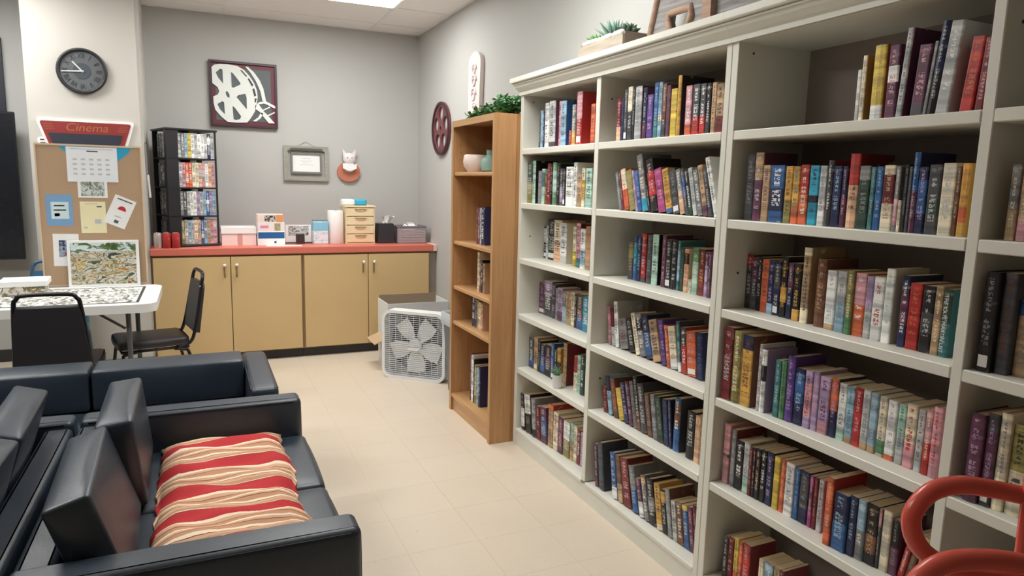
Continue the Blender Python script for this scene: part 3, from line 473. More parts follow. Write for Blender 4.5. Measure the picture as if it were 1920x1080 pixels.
D2|1.643,0.9530,0.0210,0.168,0,tan,grey,0.4,1,cream,tan,0;1.643,0.9290,0.0210,0.168,0,pink,tan,0.3,1,cream,pink,0
D3|1.628,0.9700,0.0300,0.231,0,black,black,0,0,grey,black,1;1.644,0.9395,0.0290,0.231,0,dgrey,dgrey,0,0,brown,dgrey,0;1.662,0.9100,0.0360,0.173,0,tan,blue,0.8,1,grey,tan,0
D4|1.624,0.9610,0.0320,0.214,0,plum,plum,0,0,lilac,plum,0;1.632,0.9285,0.0240,0.222,0,dgrey,plum,0.3,0.8,lilac,dgrey,1;1.638,0.9040,0.0240,0.229,0,cream,cream,0,0,grey,cream,0;1.646,0.8795,0.0350,0.209,0,cream,olive,0.5,1,black,cream,0
"""
for row in DATA.strip().splitlines():
    key, rest = row.split('|', 1); z = SHELF[int(key[1])-1]
    for k, s in enumerate(rest.split(';')):
        q = s.split(','); x, yl, t, h, tl = (float(v) for v in q[:5]); c1, c2 = q[5], q[6]; b0, b1 = float(q[7]), float(q[8]); c3 = q[9]; cov = q[10]; lab = int(q[11])
        two = (' and '+WORD[c2]) if (c2 != c1 and b1-b0 >= .2) else ''
        lb = '%s%s book, %s from left, %s, %s' % (WORD[c1], two, ORD[k], ROWW[int(key[1])-1], BAYW[key[0]])
        add_book(x, yl, t, h, tl, c1, c2, b0, b1, c3, cov, lab, z, lb, 'books on the white bookcases')
# one spine whose title can be read
for o in [b for b in bpy.data.objects if b.get('label', '').startswith('teal and dark green book, twenty-third')]:
    TEXT('spine_title', 'THE KATE MARTIN LIST', .0138, M_paper, o, (-.0026, -.0078, .084), (PI/2, PI/2, -PI/2), 0, .0004)
# small potted succulent in front of the books of the first bay
t = thing('potted_succulent', 'tiny white pot with a green succulent standing before the books', 'potted plant', (1.636, 3.0, SHELF[4]))
autosmooth(obj('pot', LATHE([(.02, 0), (.024, .003), (.0265, .066), (.0275, .07), (.0245, .07), (.0235, .06), (0, .06)], 24), plain('white_ceramic', (232,233,232), .3), t))
bm = bmesh.new()
for k in range(16):
    a = k*2.4; ln = .032+.012*(k % 3); tl = .25+.5*((k*7) % 5)/5
    d = Vector((math.cos(a)*math.sin(tl), math.sin(a)*math.sin(tl), math.cos(tl)))
    TUBE([Vector((0, 0, .056))+d*ln*q for q in (0, .35, .7, 1)], [.004, .007, .005, .001], 6, False, bm)
obj('leaves', bm, plain('succulent_green', (84,124,78), .5, 0, .3, 40), t, True)

# ---------------------------------------------------------------- honey oak bookcase
OX, OY0, OY1 = 1.472, 3.485, 4.178
OSH = (1.548, 1.118, .83, .6)
t = thing('wooden_bookcase', 'narrow honey-coloured wooden bookcase at the end of the white shelving', 'bookcase', (OX, OY0, 0))
W, D = OY1-OY0, .40
# the near end panel closes the step between this case and the white one
obj('side_panel', BX(0, .128, 0, .022, 0, 1.86, None, .0015), M_oak, t); obj('side_panel', BX(0, D, W-.022, W, 0, 1.86, None, .0015), M_oak, t)
obj('side_panel', BX(.1285, D, .0, .022, 0, 1.86), M_oak, t)
obj('face_stile', BX(-.004, .0, .0, .03, 0, 1.86), M_oak, t); obj('face_stile', BX(-.004, .0, W-.03, W, 0, 1.86), M_oak, t)
obj('top_rail', BX(-.004, .0, .03, W-.03, 1.822, 1.86), M_oakh, t)
obj('top_panel', BX(.0002, D, .022, W-.022, 1.838, 1.86), M_oakh, t); obj('back_panel', BX(D-.008, D-.0002, .022, W-.022, .02, 1.838), M_oak, t)
obj('bottom_shelf', BX(.0002, D-.008, .022, W-.022, .092, .112), M_oakh, t); obj('plinth', BX(.012, .03, .022, W-.022, 0, .092), M_oakh, t)
for z in OSH: obj('shelf', BX(.006, D-.008, .0225, W-.0225, z-.022, z, None, .004, 2), M_oakh, t)
for k in range(34):
    for xx in (.05,):
        h = LATHE([(.0025, 0), (.0025, .0015), (0, .0015)], 6); xf(h, Matrix.Translation((xx, W-.0225, .2+k*.046)) @ Matrix.Rotation(PI/2, 4, 'X'))
        if abs(.2+k*.046-1.84) > .03 and .2+k*.046 < 1.8: obj('pin_hole', h, M_pin, t)
orow = [(1.118, 1.535, 3.90, [('dred', .02, .225), ('plum', .03, .22), ('lgrey', .018, .22), ('navy', .05, .225)]),
        (.83, 1.535, 3.88, [('cream', .03, .24), ('brown', .03, .19), ('black', .025, .2), ('tan', .03, .18)]),
        (.6, 1.535, 3.96, [('navy', .055, .205), ('dgrey', .025, .2), ('tan', .025, .175), ('cream', .035, .165), ('peach', .03, .16)]),
        (.112, 1.535, 3.97, [('plum', .012, .305), ('white', .035, .30), ('black', .018, .28), ('olive', .035, .25), ('lblue', .03, .24), ('navy', .03, .26)])]
OW = ['third shelf', 'middle shelf', 'second-lowest shelf', 'bottom shelf']
OW = {1.118: 'second shelf down', .83: 'third shelf down', .6: 'fourth shelf down', .112: 'bottom'}
for (z, x, y, L) in orow:
    for k, (c, tt, h) in enumerate(L):
        add_book(x, y, tt, h, 0, c, c, 0, 0, 'white' if c not in LIGHTK else 'dgrey', c, 0, z, '%s book, %s from left, %s of the honey wooden bookcase' % (WORD[c], ORD[k], OW[z]), 'books in the wooden bookcase', 1.86)
        y -= tt+.0012
# bowl, vase and framed card on its top shelf
t = thing('ceramic_bowl', 'round pinkish white ceramic bowl on the wooden bookcase top shelf', 'bowl', (1.56, 3.99, 1.548))
autosmooth(obj('body', LATHE([(.035, 0), (.05, .003), (.075, .035), (.08, .065), (.074, .1), (.07, .105), (.066, .1), (.07, .065), (.06, .03), (0, .012)], 28), plain('bowl_glaze', (230,212,200), .3), t))
t = thing('glass_vase', 'small round sea-green glass vase beside the white bowl', 'vase', (1.585, 3.825, 1.548))
autosmooth(obj('body', LATHE([(.03, 0), (.05, .01), (.058, .045), (.048, .08), (.022, .1), (.022, .125), (.026, .13), (.018, .13), (.018, .1), (0, .09)], 24), plain('sea_glass', (140,172,164), .15), t))
t = thing('clear_bottle', 'tall dusky glass bottle standing behind the small vase', 'bottle', (1.72, 3.98, 1.548))
autosmooth(obj('body', LATHE([(.035, 0), (.038, .005), (.038, .15), (.032, .17), (.016, .19), (.016, .23), (0, .23)], 20), plain('dusk_glass', (70,84,82), .15), t))

# ---------------------------------------------------------------- base cabinets and worktop
CY = 5.856
def cabinet(x0, x1, mid, lab):
    t = thing('base_cabinet', lab, 'cabinet', (x0, 5.88, 0)); w = x1-x0
    obj('body', BX(0, w-.0006, .004, YB-5.88-.003, .075, .874), plain('cabinet_body', (150,124,88), .5), t)
    obj('toe_kick', BX(0, w-.0006, .03, .045, 0, .0745), M_base, t)
    for a, b, s in ((.012, mid-x0-.003, 1), (mid-x0+.003, w-.012, -1)):
        d = obj('door', BX(a, b, -.018, .0035, .085, .862, None, .002), M_door, t)
        hx = b-.042 if s > 0 else a+.042
        h = bmesh.new(); BX(hx-.006, hx+.006, -.022, -.018, .70, .81, h); TUBE([(hx, -.02, .71), (hx, -.045, .72), (hx, -.048, .76), (hx, -.045, .79), (hx, -.02, .80)], .004, 6, False, h)
        obj('handle', h, plain('brass_pull', (176,160,130), .35, .8), d)
        k = LATHE([(0, 0), (.011, .002), (.013, .008), (.009, .014), (0, .016)], 12); xf(k, Matrix.Translation((hx, -.05, .8)) @ Matrix.Rotation(PI/2, 4, 'X')); obj('knob', k, plain('white_knob', (240,238,232), .3), d, True)
    return t
cabinet(-.342, .77, .218, 'tan two-door base cabinet beside the pillar')
cabinet(.7712, 1.868, 1.314, 'tan two-door base cabinet in the right corner, behind the fan')
o = obj('filler_panel', BX(1.8685, XW-.001, 5.9, 5.92, .075, .874), plain('filler', (150,140,126), .5)); tag(o, 'narrow grey filler strip between the right base cabinet and the wall', 'panel')
t = thing('countertop', 'coral laminate countertop along the back wall', 'countertop', (-.344, CY, .877))
obj('slab', BX(0, XW+.344-.04, 0, YB-CY-.002, 0, .058, None, .006, 2), M_coral, t)
obj('end_cap', BX(XW+.344-.0395, XW+.344-.002, .004, YB-CY-.002, .0, .0585, None, .003), plain('pale_edge', (232,196,182), .5), t)

# ---------------------------------------------------------------- sofas
def soft_box(x0, x1, y0, y1, z0, z1, bev=.02, puff=.0, seg=3):
    b = BX(x0, x1, y0, y1, z0, z1)
    bmesh.ops.subdivide_edges(b, edges=b.edges[:], cuts=5, use_grid_fill=True)
    c = Vector(((x0+x1)/2, (y0+y1)/2, (z0+z1)/2)); h = Vector(((x1-x0)/2, (y1-y0)/2, (z1-z0)/2))
    for v in b.verts:
        d = v.co-c; n = [d[i]/h[i] for i in range(3)]
        # round the edges by pulling towards a super-ellipsoid, puff the faces
        for i in range(3):
            j, k = (i+1) % 3, (i+2) % 3
            if abs(abs(n[i])-1) < 1e-4:
                e = max(abs(n[j]), abs(n[k]))
                v.co[i] += math.copysign(puff*(1-n[j]**2)*(1-n[k]**2), n[i])
    big = [e for e in b.edges if len(e.link_faces) == 2 and e.calc_face_angle() > 1.0]
    bmesh.ops.bevel(b, geom=big, offset=bev, segments=seg, affect='EDGES', profile=.5); return b
M_seam = plain('leather_piping', (26,28,33), .4)
def sofa(label, loc, rz, seats, sw, depth, arm=.115, ah=.555, bt=.585, seat_z=.40, backs=None, ct=.11):
    """front faces local -y, centred on x; y = 0 is the back"""
    t = thing('sofa', label, 'sofa', loc, rz); W = seats*sw+2*arm
    x0 = -W/2; so = lambda n, b: autosmooth(obj(n, b, M_leather, t), 50)
    so('base', BX(x0+arm, -x0-arm, -depth+.05, -.01, .06, .24, None, .01, 2))
    for s in (-1, 1):
        a = x0 if s < 0 else -x0-arm
        ao = so('arm', soft_box(a+.001, a+arm-.001, -depth, -.002, .05, ah, .022, .003))
        pp = bmesh.new(); ax = a+arm/2
        for e in (-1, 1): TUBE([(ax+e*(arm/2-.0035), -depth+.03, ah-.012), (ax+e*(arm/2-.0035), -.03, ah-.012)], .0028, 6, False, pp)
        obj('piping', pp, M_seam, ao)
    so('back_frame', soft_box(x0+arm+.001, -x0-arm-.001, -.095, -.0, .06, ah-.02, .02, .0))
    for k in range(seats):
        a = x0+arm+k*sw
        so('seat_cushion', soft_box(a+.004, a+sw-.004, -depth-.012, -.12, .24, seat_z, .025, .012))
        cw, ch = sw-.012, bt-seat_z
        b = soft_box(-cw/2, cw/2, -ct/2, ct/2, 0, ch, .014, .01)
        ln, yo, zr = backs[k] if backs else (0, -.225, 0)
        xf(b, Matrix.Translation((a+sw/2, yo, seat_z+.008)) @ Matrix.Rotation(R(zr), 4, 'Z') @ Matrix.Rotation(R(-ln), 4, 'X'))
        so('back_cushion', b)
    for x in (x0+.06, -x0-.06):
        for y in (-depth+.06, -.06): obj('foot', LATHE([(.018, 0), (.024, .05)], 10, (x, y, 0)), M_black, t)
    return t
# loveseat with its back to the left, facing the bookcases
sofa('black leather loveseat with a red striped throw, facing the bookcases', (-.445, 2.405, 0), PI/2, 2, .548, .815, .115, .555, .70, .40, [(17, -.2, 2), (6, -.2, 1)])
sofa('black leather loveseat at the left edge, back to back with the striped one', (-.462, 2.405, 0), -PI/2, 2, .548, .815, .115, .555, .71, .40, [(17, -.2, 2), (16, -.195, -2)])
sofa('long black leather sofa behind the loveseats, its back to the folding table', (-.81, 3.875, 0), 0, 3, .66, .735, .12, .56, .588, .40, None, .215)
# striped throw over the loveseat seat
bm = bmesh.new(); NX, NY = 26, 44; x0, x1, y0, y1 = -.165, .28, 1.875, 2.925; g = []
for i in range(NX+1):
    q = []
    for j in range(NY+1):
        u, v = i/NX, j/NY; x = x0+(x1-x0)*u; y = y0+(y1-y0)*v
        edge = min(1, min(u, 1-u)*7) ** .5 * min(1, min(v, 1-v)*9) ** .5
        wr = .006*math.sin(38*y+9*x+2*math.sin(7*x))+.004*math.sin(71*y-14*x)
        z = .414+.052*edge+wr*edge+.006*math.sin(9*y+2)
        xx = x+.012*math.sin(13*y)*(u-.2)+(.004*math.sin(60*y) if i in (0, NX) else 0)
        q.append(bm.verts.new((xx, y, z)))
    g.append(q)
for i in range(NX):
    for j in range(NY): bm.faces.new((g[i][j], g[i+1][j], g[i+1][j+1], g[i][j+1]))
bd = [e for e in bm.edges if e.is_boundary]; r = bmesh.ops.extrude_edge_only(bm, edges=bd)
for v in [v for v in r['geom'] if isinstance(v, bmesh.types.BMVert)]: v.co.z = .4135
bmesh.ops.holes_fill(bm, edges=[e for e in bm.edges if e.is_boundary])
bmesh.ops.recalc_face_normals(bm, faces=bm.faces[:])
o = obj('striped_throw', bm, mat_stripes(), None, True); tag(o, 'red, cream and tan striped throw padding the seat of a black loveseat', 'throw')

# ---------------------------------------------------------------- folding table
TX0, TX1, TY0, TY1, TZ = -2.06, -.245, 4.47, 5.30, .742
t = thing('folding_table', 'white plastic folding table with a jigsaw puzzle on it', 'table', ((TX0+TX1)/2, (TY0+TY1)/2, 0))
hx, hy = (TX1-TX0)/2, (TY1-TY0)/2
top = SHAPE('table_top', [rrect(-hx, hx, -hy, hy, .09)], .05, plain('blow_moulded_white', (236,236,232), .45, 0, .02), t, (0, 0, TZ-.025))
for s in (-1, 1):
    lx = s*(hx-.155)
    b = bmesh.new(); sp = .06
    for e in (-1, 1): TUBE([(lx, e*(hy-.1), TZ-.051), (lx, e*(hy-.1), .02)], .0145, 10, False, b)
    TUBE([(lx, -hy+.1, .16), (lx, hy-.1, .16)], .01, 8, False, b); obj('leg', b, plain('leg_grey', (104,106,108), .35, .3), t)
    for e in (-1, 1): obj('leg_brace', TUBE([(lx-s*.17, e*(hy-.12), TZ-.052), (lx-s*.02, e*(hy-.12), TZ-.16)], .008, 8), plain('leg_grey', (104,106,108), .35, .3), t)
# puzzle: dark finished border and loose pieces
t = thing('jigsaw_puzzle', 'unfinished grey and white jigsaw puzzle spread on the folding table', 'puzzle', (-1.0, 4.86, TZ))
b = bmesh.new(); bx0, bx1, by0, by1 = -.78, .66, -.31, .35
for (a, c, d, e) in ((bx0, bx1, by0, by0+.016), (bx0, bx1, by1-.016, by1), (bx0, bx0+.016, by0+.016, by1-.016), (bx1-.016, bx1, by0+.016, by1-.016)):
    n = 40 if c-a > .1 else 20
    for k in range(n):
        if c-a > .1: BX(a+(c-a)*k/n+.0006, a+(c-a)*(k+1)/n-.0006, d, e, 0, .002, b)
        else: BX(a, c, d+(e-d)*k/n+.0006, d+(e-d)*(k+1)/n-.0006, 0, .002, b)
o = obj('border_pieces', b, mat_print('border_print', [(0, (44,46,50)), (.5, (74,78,80)), (.62, (120,124,120))], (40, 40, 40)), t); o['kind'] = 'stuff'
for nm, mt in (('white_pieces', plain('puzzle_white', (228,228,222), .6)), ('grey_pieces', mat_print('puzzle_print', [(0, (110,114,110)), (.45, (150,152,146)), (.55, (190,190,180)), (.62, (130,138,122))], (30, 30, 30)))):
    b = bmesh.new()
    for k in range(620):
        x, y = rnd.uniform(bx0+.03, bx1-.03), rnd.uniform(by0+.03, by1-.03); a = rnd.uniform(0, PI); s = rnd.uniform(.008, .013); z0 = .0002+.0021*(k % 3)
        v = [b.verts.new((x+math.cos(a+i*PI/3)*s*(1 if i % 2 else .72), y+math.sin(a+i*PI/3)*s*(1 if i % 2 else .72), z0+zz)) for zz in (0, .002) for i in range(6)]
        b.faces.new(v[6:]); b.faces.new(v[:6][::-1])
        for i in range(6): b.faces.new((v[i], v[(i+1) % 6], v[6+(i+1) % 6], v[6+i]))
    o = obj(nm, b, mt, t); o['kind'] = 'stuff'
# game box on the table
t = thing('game_box', 'white-lidded picture box lying on the folding table', 'box', (-.985, 5.07, TZ+.007), R(4))
obj('tray', BX(-.115, .105, -.1, .1, 0, .05), mat_print('box_print', [(0, (216,212,204)), (.48, (150,130,90)), (.55, (90,96,80)), (.62, (230,228,222))], (14, 14, 14)), t)
obj('lid', BX(-.13, .12, -.112, .112, .0505, .085, None, .003), M_paper, t)

# ---------------------------------------------------------------- banquet chairs
M_vinyl = plain('black_vinyl', (46,44,47), .45, 0, .1, 8)
def chair(label, loc, rz, seatm=None, frame=None):
    """front faces local +y"""
    sm = seatm or M_vinyl; fm = frame or M_steel
    t = thing('banquet_chair', label, 'chair', loc, rz, 'chairs round the folding table')
    b = soft_box(-.19, .19, -.2, .21, .395, .448, .024, .014); autosmooth(obj('seat', b, sm, t), 50)
    # back pad: wider below, rounded top
    ol = [(-.178, -.02), (.178, -.02), (.150, .27), (.138, .305), (-.138, .305), (-.150, .27)]
    bk = SHAPE('backrest', [ol], .034, sm, t, (0, -.252, .49), (R(90+9), 0, 0))
    # hoop from the seat sides up over the back
    for nm, path in (('back_frame', [(-.185, -.12, .39), (-.182, -.2, .41), (-.172, -.24, .5), (-.148, -.295, .79), (-.134, -.304, .835), (-.095, -.309, .858), (.095, -.309, .858), (.134, -.304, .835), (.148, -.295, .79), (.172, -.24, .5), (.182, -.2, .41), (.185, -.12, .39)]),):
        obj(nm, TUBE(smooth_path(path, 4), .0115, 8), fm, t, True)
    b = bmesh.new(); TUBE([(-.185, -.19, .387), (-.185, .19, .387), (.185, .19, .387), (.185, -.19, .387)], .01, 8, True, b); obj('seat_frame', b, fm, t, True)
    for s in (-1, 1):
        for y, yy in ((.18, .23), (-.18, -.27)): obj('leg', TUBE(smooth_path([(s*.18, y*.6, .38), (s*.185, y*.92, .37), (s*.188, y+(yy-y)*.2, .33), (s*.2, yy, 0)], 3), .0105, 8), fm, t, True)
    b = bmesh.new(); TUBE([(-.193, -.2, .2), (-.193, .2, .2)], .007, 6, False, b); TUBE([(.193, -.2, .2), (.193, .2, .2)], .007, 6, False, b); obj('stretcher', b, fm, t, True)
    for s in (-1, 1):
        h = LATHE([(.008, 0), (.008, .006), (0, .006)], 8); xf(h, Matrix.Translation((s*.15, -.282, .77)) @ Matrix.Rotation(PI/2, 4, 'X')); obj('bolt', h, M_chrome, t)
    return t
chair('black vinyl banquet chair with its back to the camera at the white table', (-.735, 4.51, 0), 0)
chair('black vinyl banquet chair seen from the side at the right end of the table', (-.315, 5.01, 0), R(101))
chair('blue chair mostly hidden behind the cork board', (-.945, 5.535, 0), R(180), plain('blue_vinyl', (52,104,140), .4), plain('blue_steel', (60,100,130), .35, .2))
# ---------------------------------------------------------------- video rack on the counter
CZ = .9355
RA = R(17)                                   # the rack is turned a little
rk = thing('media_rack', 'black revolving media rack tower on the counter', 'media rack', (-.08, 6.163, CZ), RA)
hs = .185
TIER = [.02, .245, .465, .69]
obj('base', BX(-hs, hs, -hs, hs, 0, .018, None, .004), M_black, rk)
obj('top_plate', BX(-hs-.01, hs+.01, -hs-.01, hs+.01, .898, .912, None, .004), M_black, rk)
for z in TIER[1:]: obj('shelf', BX(-hs, hs, -hs, hs, z-.012, z-.001, None, .002), M_black, rk)
obj('core', BX(-.03, .03, -.03, .03, .019, .897), M_black, rk)
for (a, b, c, d) in ((-hs, -hs+.085, -hs, -hs+.012), (-hs, -hs+.012, -hs+.0125, -hs+.05), (hs-.012, hs, -hs, -hs+.012), (hs-.04, hs, hs-.012, hs), (-hs, -hs+.04, hs-.012, hs)):
    obj('post', BX(a, b, c, d, .0185, .897), M_black, rk)
TC = [['grey','grey','lblue','yellow','white','lgrey','white','white','lgrey','navy','lgrey'], ['lgrey','pink','orange','orange','cream','cream','peach','pink','white','peach','pink'],
      ['grey','dgrey','lgrey','white','white','lilac','lgrey','lblue','blue','lilac','lblue'], ['olive','lgrey','lblue','lgrey','cream','peach','blue','lblue','tan','pink','pink']]
TW = ['lowest tier', 'lower middle tier', 'upper middle tier', 'top tier']
def case(x, y, z, w, d, h, c, label, rz, group):
    b = BX(-w/2, w/2, 0, d, 0, h, None, .0012); me = bpy.data.meshes.new('video_case'); 
    uvl = b.loops.layers.uv.new('UVMap')
    for f in b.faces:
        for l in f.loops: l[uvl].uv = ((l.vert.co.x/w+.5) if f.normal.y < -.5 else 2.0, l.vert.co.z/h)
    b.to_mesh(me); b.free(); me.materials.append(M_book)
    o = bpy.data.objects.new('video_case', me); COL.objects.link(o)
    o.matrix_world = Matrix.Translation(rk.location) @ Matrix.Rotation(RA, 4, 'Z') @ Matrix.Translation((x, y, z)) @ Matrix.Rotation(rz, 4, 'Z')
    f = lambda k: [float(v) for v in lin(PAL[k])]
    o['c1'] = f(c); o['c2'] = f(rnd.choice(['white', 'lgrey', c])); o['c3'] = f('dgrey' if c in LIGHTK else 'white'); o['cv'] = f(c)
    a = rnd.uniform(0, .7); o['bd'] = [a, a+rnd.uniform(.1, .3), rnd.uniform(1, 60)]; o['dm'] = [w, h, 0.0]
    return tag(o, label, 'video case', group)
for k, cols in enumerate(TC[::-1]):
    z = TIER[k]-.0005; x = -hs+.088; n = len(cols); wd = (2*hs-.088-.016)/n
    for j, c in enumerate(cols):
        case(x+wd*(j+.5), -hs+.014, z, wd-.0012, .1, rnd.choice([.188, .19, .192]), c, '%s video case, %s from left, %s of the media rack' % (WORD[c], ORD[j], TW[k]), 0, 'video cases in the rack')
    for j in range(5):
        c = ['grey', 'dgrey', 'lgrey', 'grey', 'dgrey'][(j+k) % 5]; wd2 = .034
        case(-hs+.014, hs-.06-wd2*(j+.5)-.02, z, wd2-.0015, .11, .185, c, '%s case, %s from wall, left side, %s of media rack' % (WORD[c], ORD[j], TW[k]), -PI/2, 'video cases in the rack')
# ---------------------------------------------------------------- counter clutter
def can(x, y, c, label):
    t = thing('soda_can', label, 'can', (x, y, CZ), 0, 'soda cans')
    autosmooth(obj('body', LATHE([(.024, 0), (.0295, .008), (.0295, .104), (.025, .116)], 20), mat_print('can_print_'+c, [(0, PAL[c]), (.58, (214,210,206)), (.62, PAL[c])], (12, 12, 6)) if c != 'lgrey' else plain('can_silver', (206,196,192), .3, .5), t))
    autosmooth(obj('lid', LATHE([(.025, .1162), (.026, .119), (.023, .119), (.022, .1165), (0, .1165)], 20), M_chrome, t))
can(-.288, 5.9, 'lgrey', 'silvery soda can, leftmost of the three on the counter')
can(-.227, 5.893, 'red', 'red soda can in the middle of the three on the counter')
can(-.166, 5.892, 'red', 'red soda can, rightmost of the three, beside the rack')
t = thing('lidded_box', 'white and pale pink lidded box on the counter', 'box', (.297, 6.15, CZ))
obj('body', BX(-.132, .132, -.1, .1, 0, .094), plain('pale_pink_card', (236,216,212), .6), t); obj('lid', BX(-.137, .137, -.107, .107, .0945, .15, None, .003), M_paper, t)
obj('ribbon', BX(-.012, .026, -.1015, -.1002, .002, .093), plain('ribbon', (206,160,150), .6), t)
def carton(x, y, z, w, d, h, label, print_, parts):
    t = thing('carton', label, 'box', (x, y, z), 0, 'cartons stacked on the counter'); obj('body', BX(-w/2, w/2, -d/2, d/2, 0, h, None, .0015), print_, t)
    for (a, b, c, e, m) in parts: obj('label_print', BX(-w/2+w*a, -w/2+w*b, -d/2-.0006, -d/2-.0001, h*c, h*e), m, t)
bl = plain('label_blue', (40,96,150), .4)
carton(.545, 6.09, CZ, .215, .16, .118, 'white carton with a blue band, bottom of the stack', M_paper, [(.02, .98, .48, .92, bl), (.6, .68, .15, .3, plain('label_dark', (70,60,60), .5))])
carton(.545, 6.09, CZ+.1184, .212, .16, .07, 'white and pink carton in the middle of the stack', plain('pinkish_card', (236,224,224), .6), [(.1, .4, .35, .65, plain('label_pink', (220,140,160), .5)), (.62, .84, .05, .9, mat_print('food_print', [(0, (150,150,110)), (.5, (190,176,140)), (.6, (120,110,80))], (40, 40, 40)))])
carton(.54, 6.09, CZ+.189, .205, .15, .066, 'small carton with dark picture and orange end, top of the stack', plain('cream_card', (232,214,206), .6), [(.28, .7, .1, .85, mat_print('pot_print', [(0, (60,56,56)), (.5, (210,206,200)), (.6, (90,80,76))], (30, 30, 30))), (.72, .99, .05, .95, plain('label_orange', (222,150,96), .5))])
o = obj('paper_sheet', BX(-.12, .16, -.04, .05, 0, .0012), M_paper, None, False, (.62, 5.95, CZ), (0, 0, R(-4))); tag(o, 'white sheet of paper flat on the counter edge', 'paper')
t = thing('picture_card', 'white card with a grey picture standing on the counter', 'card', (.783, 6.19, CZ))
obj('card', BX(-.107, .107, 0, .012, 0, .158), M_paper, t); obj('picture', BX(-.085, .085, -.001, -.0001, .066, .146), mat_print('grey_print', [(0, (90,92,90)), (.46, (214,214,210)), (.56, (130,132,128)), (.63, (232,232,228))], (24, 24, 24)), t)
obj('ledge', BX(-.11, .11, -.02, -.0012, 0, .008), M_black, t)
t = thing('card_holder', 'small black holder standing in front of the grey picture card', 'holder', (.79, 6.13, CZ))
obj('body', BX(-.036, .036, -.012, .012, 0, .086, None, .006, 2), plain('dark_holder', (58,50,50), .5), t)
t = thing('wipes_box', 'pale blue and white box with a grey-green top on the counter', 'box', (.958, 6.15, CZ))
obj('body', BX(-.062, .062, -.06, .06, 0, .192, None, .003), mat_print('wipes_print', [(0, (226,234,240)), (.56, (150,190,214)), (.63, (236,242,246))], (30, 30, 50)), t)
obj('band', BX(-.0626, .0626, -.0606, .0606, .112, .184), plain('wipes_blue', (134,196,220), .45), t); obj('lid', BX(-.06, .06, -.058, .058, .1925, .204, None, .003), plain('wipes_lid', (96,134,140), .5), t)
t = thing('paper_towel_roll', 'white paper towel roll standing on the counter', 'paper towel', (1.092, 6.14, CZ))
autosmooth(obj('roll', LATHE([(.02, .002), (.066, 0), (.068, .003), (.068, .282), (.066, .285), (.02, .285), (.02, .002)], 32), plain('towel_white', (238,234,232), .8, 0, .02, 40, .1), t))
obj('core', LATHE([(.0195, .001), (.0195, .286), (.0175, .286), (.0175, .001)], 16), plain('card_brown', (170,140,110), .8), t)
t = thing('drawer_tower', 'cream plastic tower of four small drawers on the counter', 'drawers', (1.29, 6.17, CZ))
M_cream = plain('cream_plastic', (232,214,176), .4, 0, .04)
obj('shell', BX(-.125, .125, -.12, .14, 0, .008), M_cream, t)
for a, b in ((-.125, -.117), (.117, .125)): obj('side', BX(a, b, -.12, .14, .0082, .315), M_cream, t)
obj('back', BX(-.1168, .1168, .13, .14, .0082, .315), M_cream, t); obj('top', BX(-.135, .135, -.128, .145, .3152, .332, None, .006, 2), M_cream, t)
for k in range(4):
    z0 = .012+k*.076
    d = obj('drawer', BX(-.1165, .1165, -.124, .125, z0, z0+.07, None, .003), M_cream, t)
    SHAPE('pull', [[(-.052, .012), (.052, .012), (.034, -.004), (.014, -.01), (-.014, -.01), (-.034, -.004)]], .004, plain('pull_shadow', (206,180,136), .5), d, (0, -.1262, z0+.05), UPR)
    obj('lip', BX(-.05, .05, -.134, -.1242, z0+.0625, z0+.068, None, .001), M_cream, d)
t = thing('tissue_packet', 'white and blue packet lying on top of the cream drawers', 'packet', (1.235, 6.15, CZ+.3323))
autosmooth(obj('white_end', soft_box(-.09, .02, -.055, .055, 0, .05, .014, .004), M_paper, t), 50); autosmooth(obj('blue_end', soft_box(.0205, .125, -.055, .055, 0, .052, .014, .004), plain('packet_blue', (64,168,204), .35), t), 50)
t = thing('tissue_box', 'black tissue box cover with a white tissue sticking out', 'tissue box', (1.522, 6.13, CZ))
b = BX(-.078, .078, -.075, .075, 0, .175, None, .004)
for v in b.verts: v.co.x *= 1-.12*v.co.z/.175; v.co.y *= 1-.12*v.co.z/.175
obj('cover', b, plain('tissue_black', (44,44,48), .45), t)
b = bmesh.new(); n = 14; rr = []
for zz, r0 in ((.174, .03), (.2, .026), (.222, .036), (.235, .05)):
    rr.append([b.verts.new((.01+r0*math.cos(2*PI*k/n)*(1.2 if zz > .2 else 1)+(zz-.17)*.35, .35*r0*math.sin(2*PI*k/n)+.007*math.sin(k*2.1), zz+.009*math.sin(k*1.7+zz*90))) for k in range(n)])
for A, B in zip(rr, rr[1:]):
    for k in range(n): b.faces.new((A[k], A[(k+1) % n], B[(k+1) % n], B[k]))
obj('tissue', b, M_paper, t, True)
t = thing('storage_basket', 'grey slatted plastic basket in the counter corner', 'basket', (1.747, 6.13, CZ))
M_bask = plain('basket_grey', (160,152,156), .5)
for k in range(6):
    z = .004+k*.024
    for (a, b, c, d) in ((-.13, .13, -.1, -.094), (-.13, .13, .094, .1), (-.13, -.124, -.0935, .0935), (.124, .13, -.0935, .0935)): obj('slat', BX(a, b, c, d, z, z+.0215), M_bask, t)
obj('bottom', BX(-.123, .123, -.093, .093, 0, .003), M_bask, t)
b = bmesh.new(); TUBE([(-.134, -.104, .15), (.134, -.104, .15), (.134, .104, .15), (-.134, .104, .15)], .005, 6, True, b); obj('rim', b, plain('basket_rim', (116,116,124), .45), t)
for s in (-1, 1): obj('corner_post', BX(s*.1335-.0025, s*.1335+.0025, -.09, -.06, 0, .144), plain('basket_dark', (72,68,76), .5), t)
o = obj('crumpled_cloth', soft_box(-.05, .07, -.06, .05, .0, .155, .03, .01), M_paper, None, True, (1.747, 6.13, CZ+.015)); tag(o, 'white crumpled cloth sticking out of the grey basket', 'cloth')

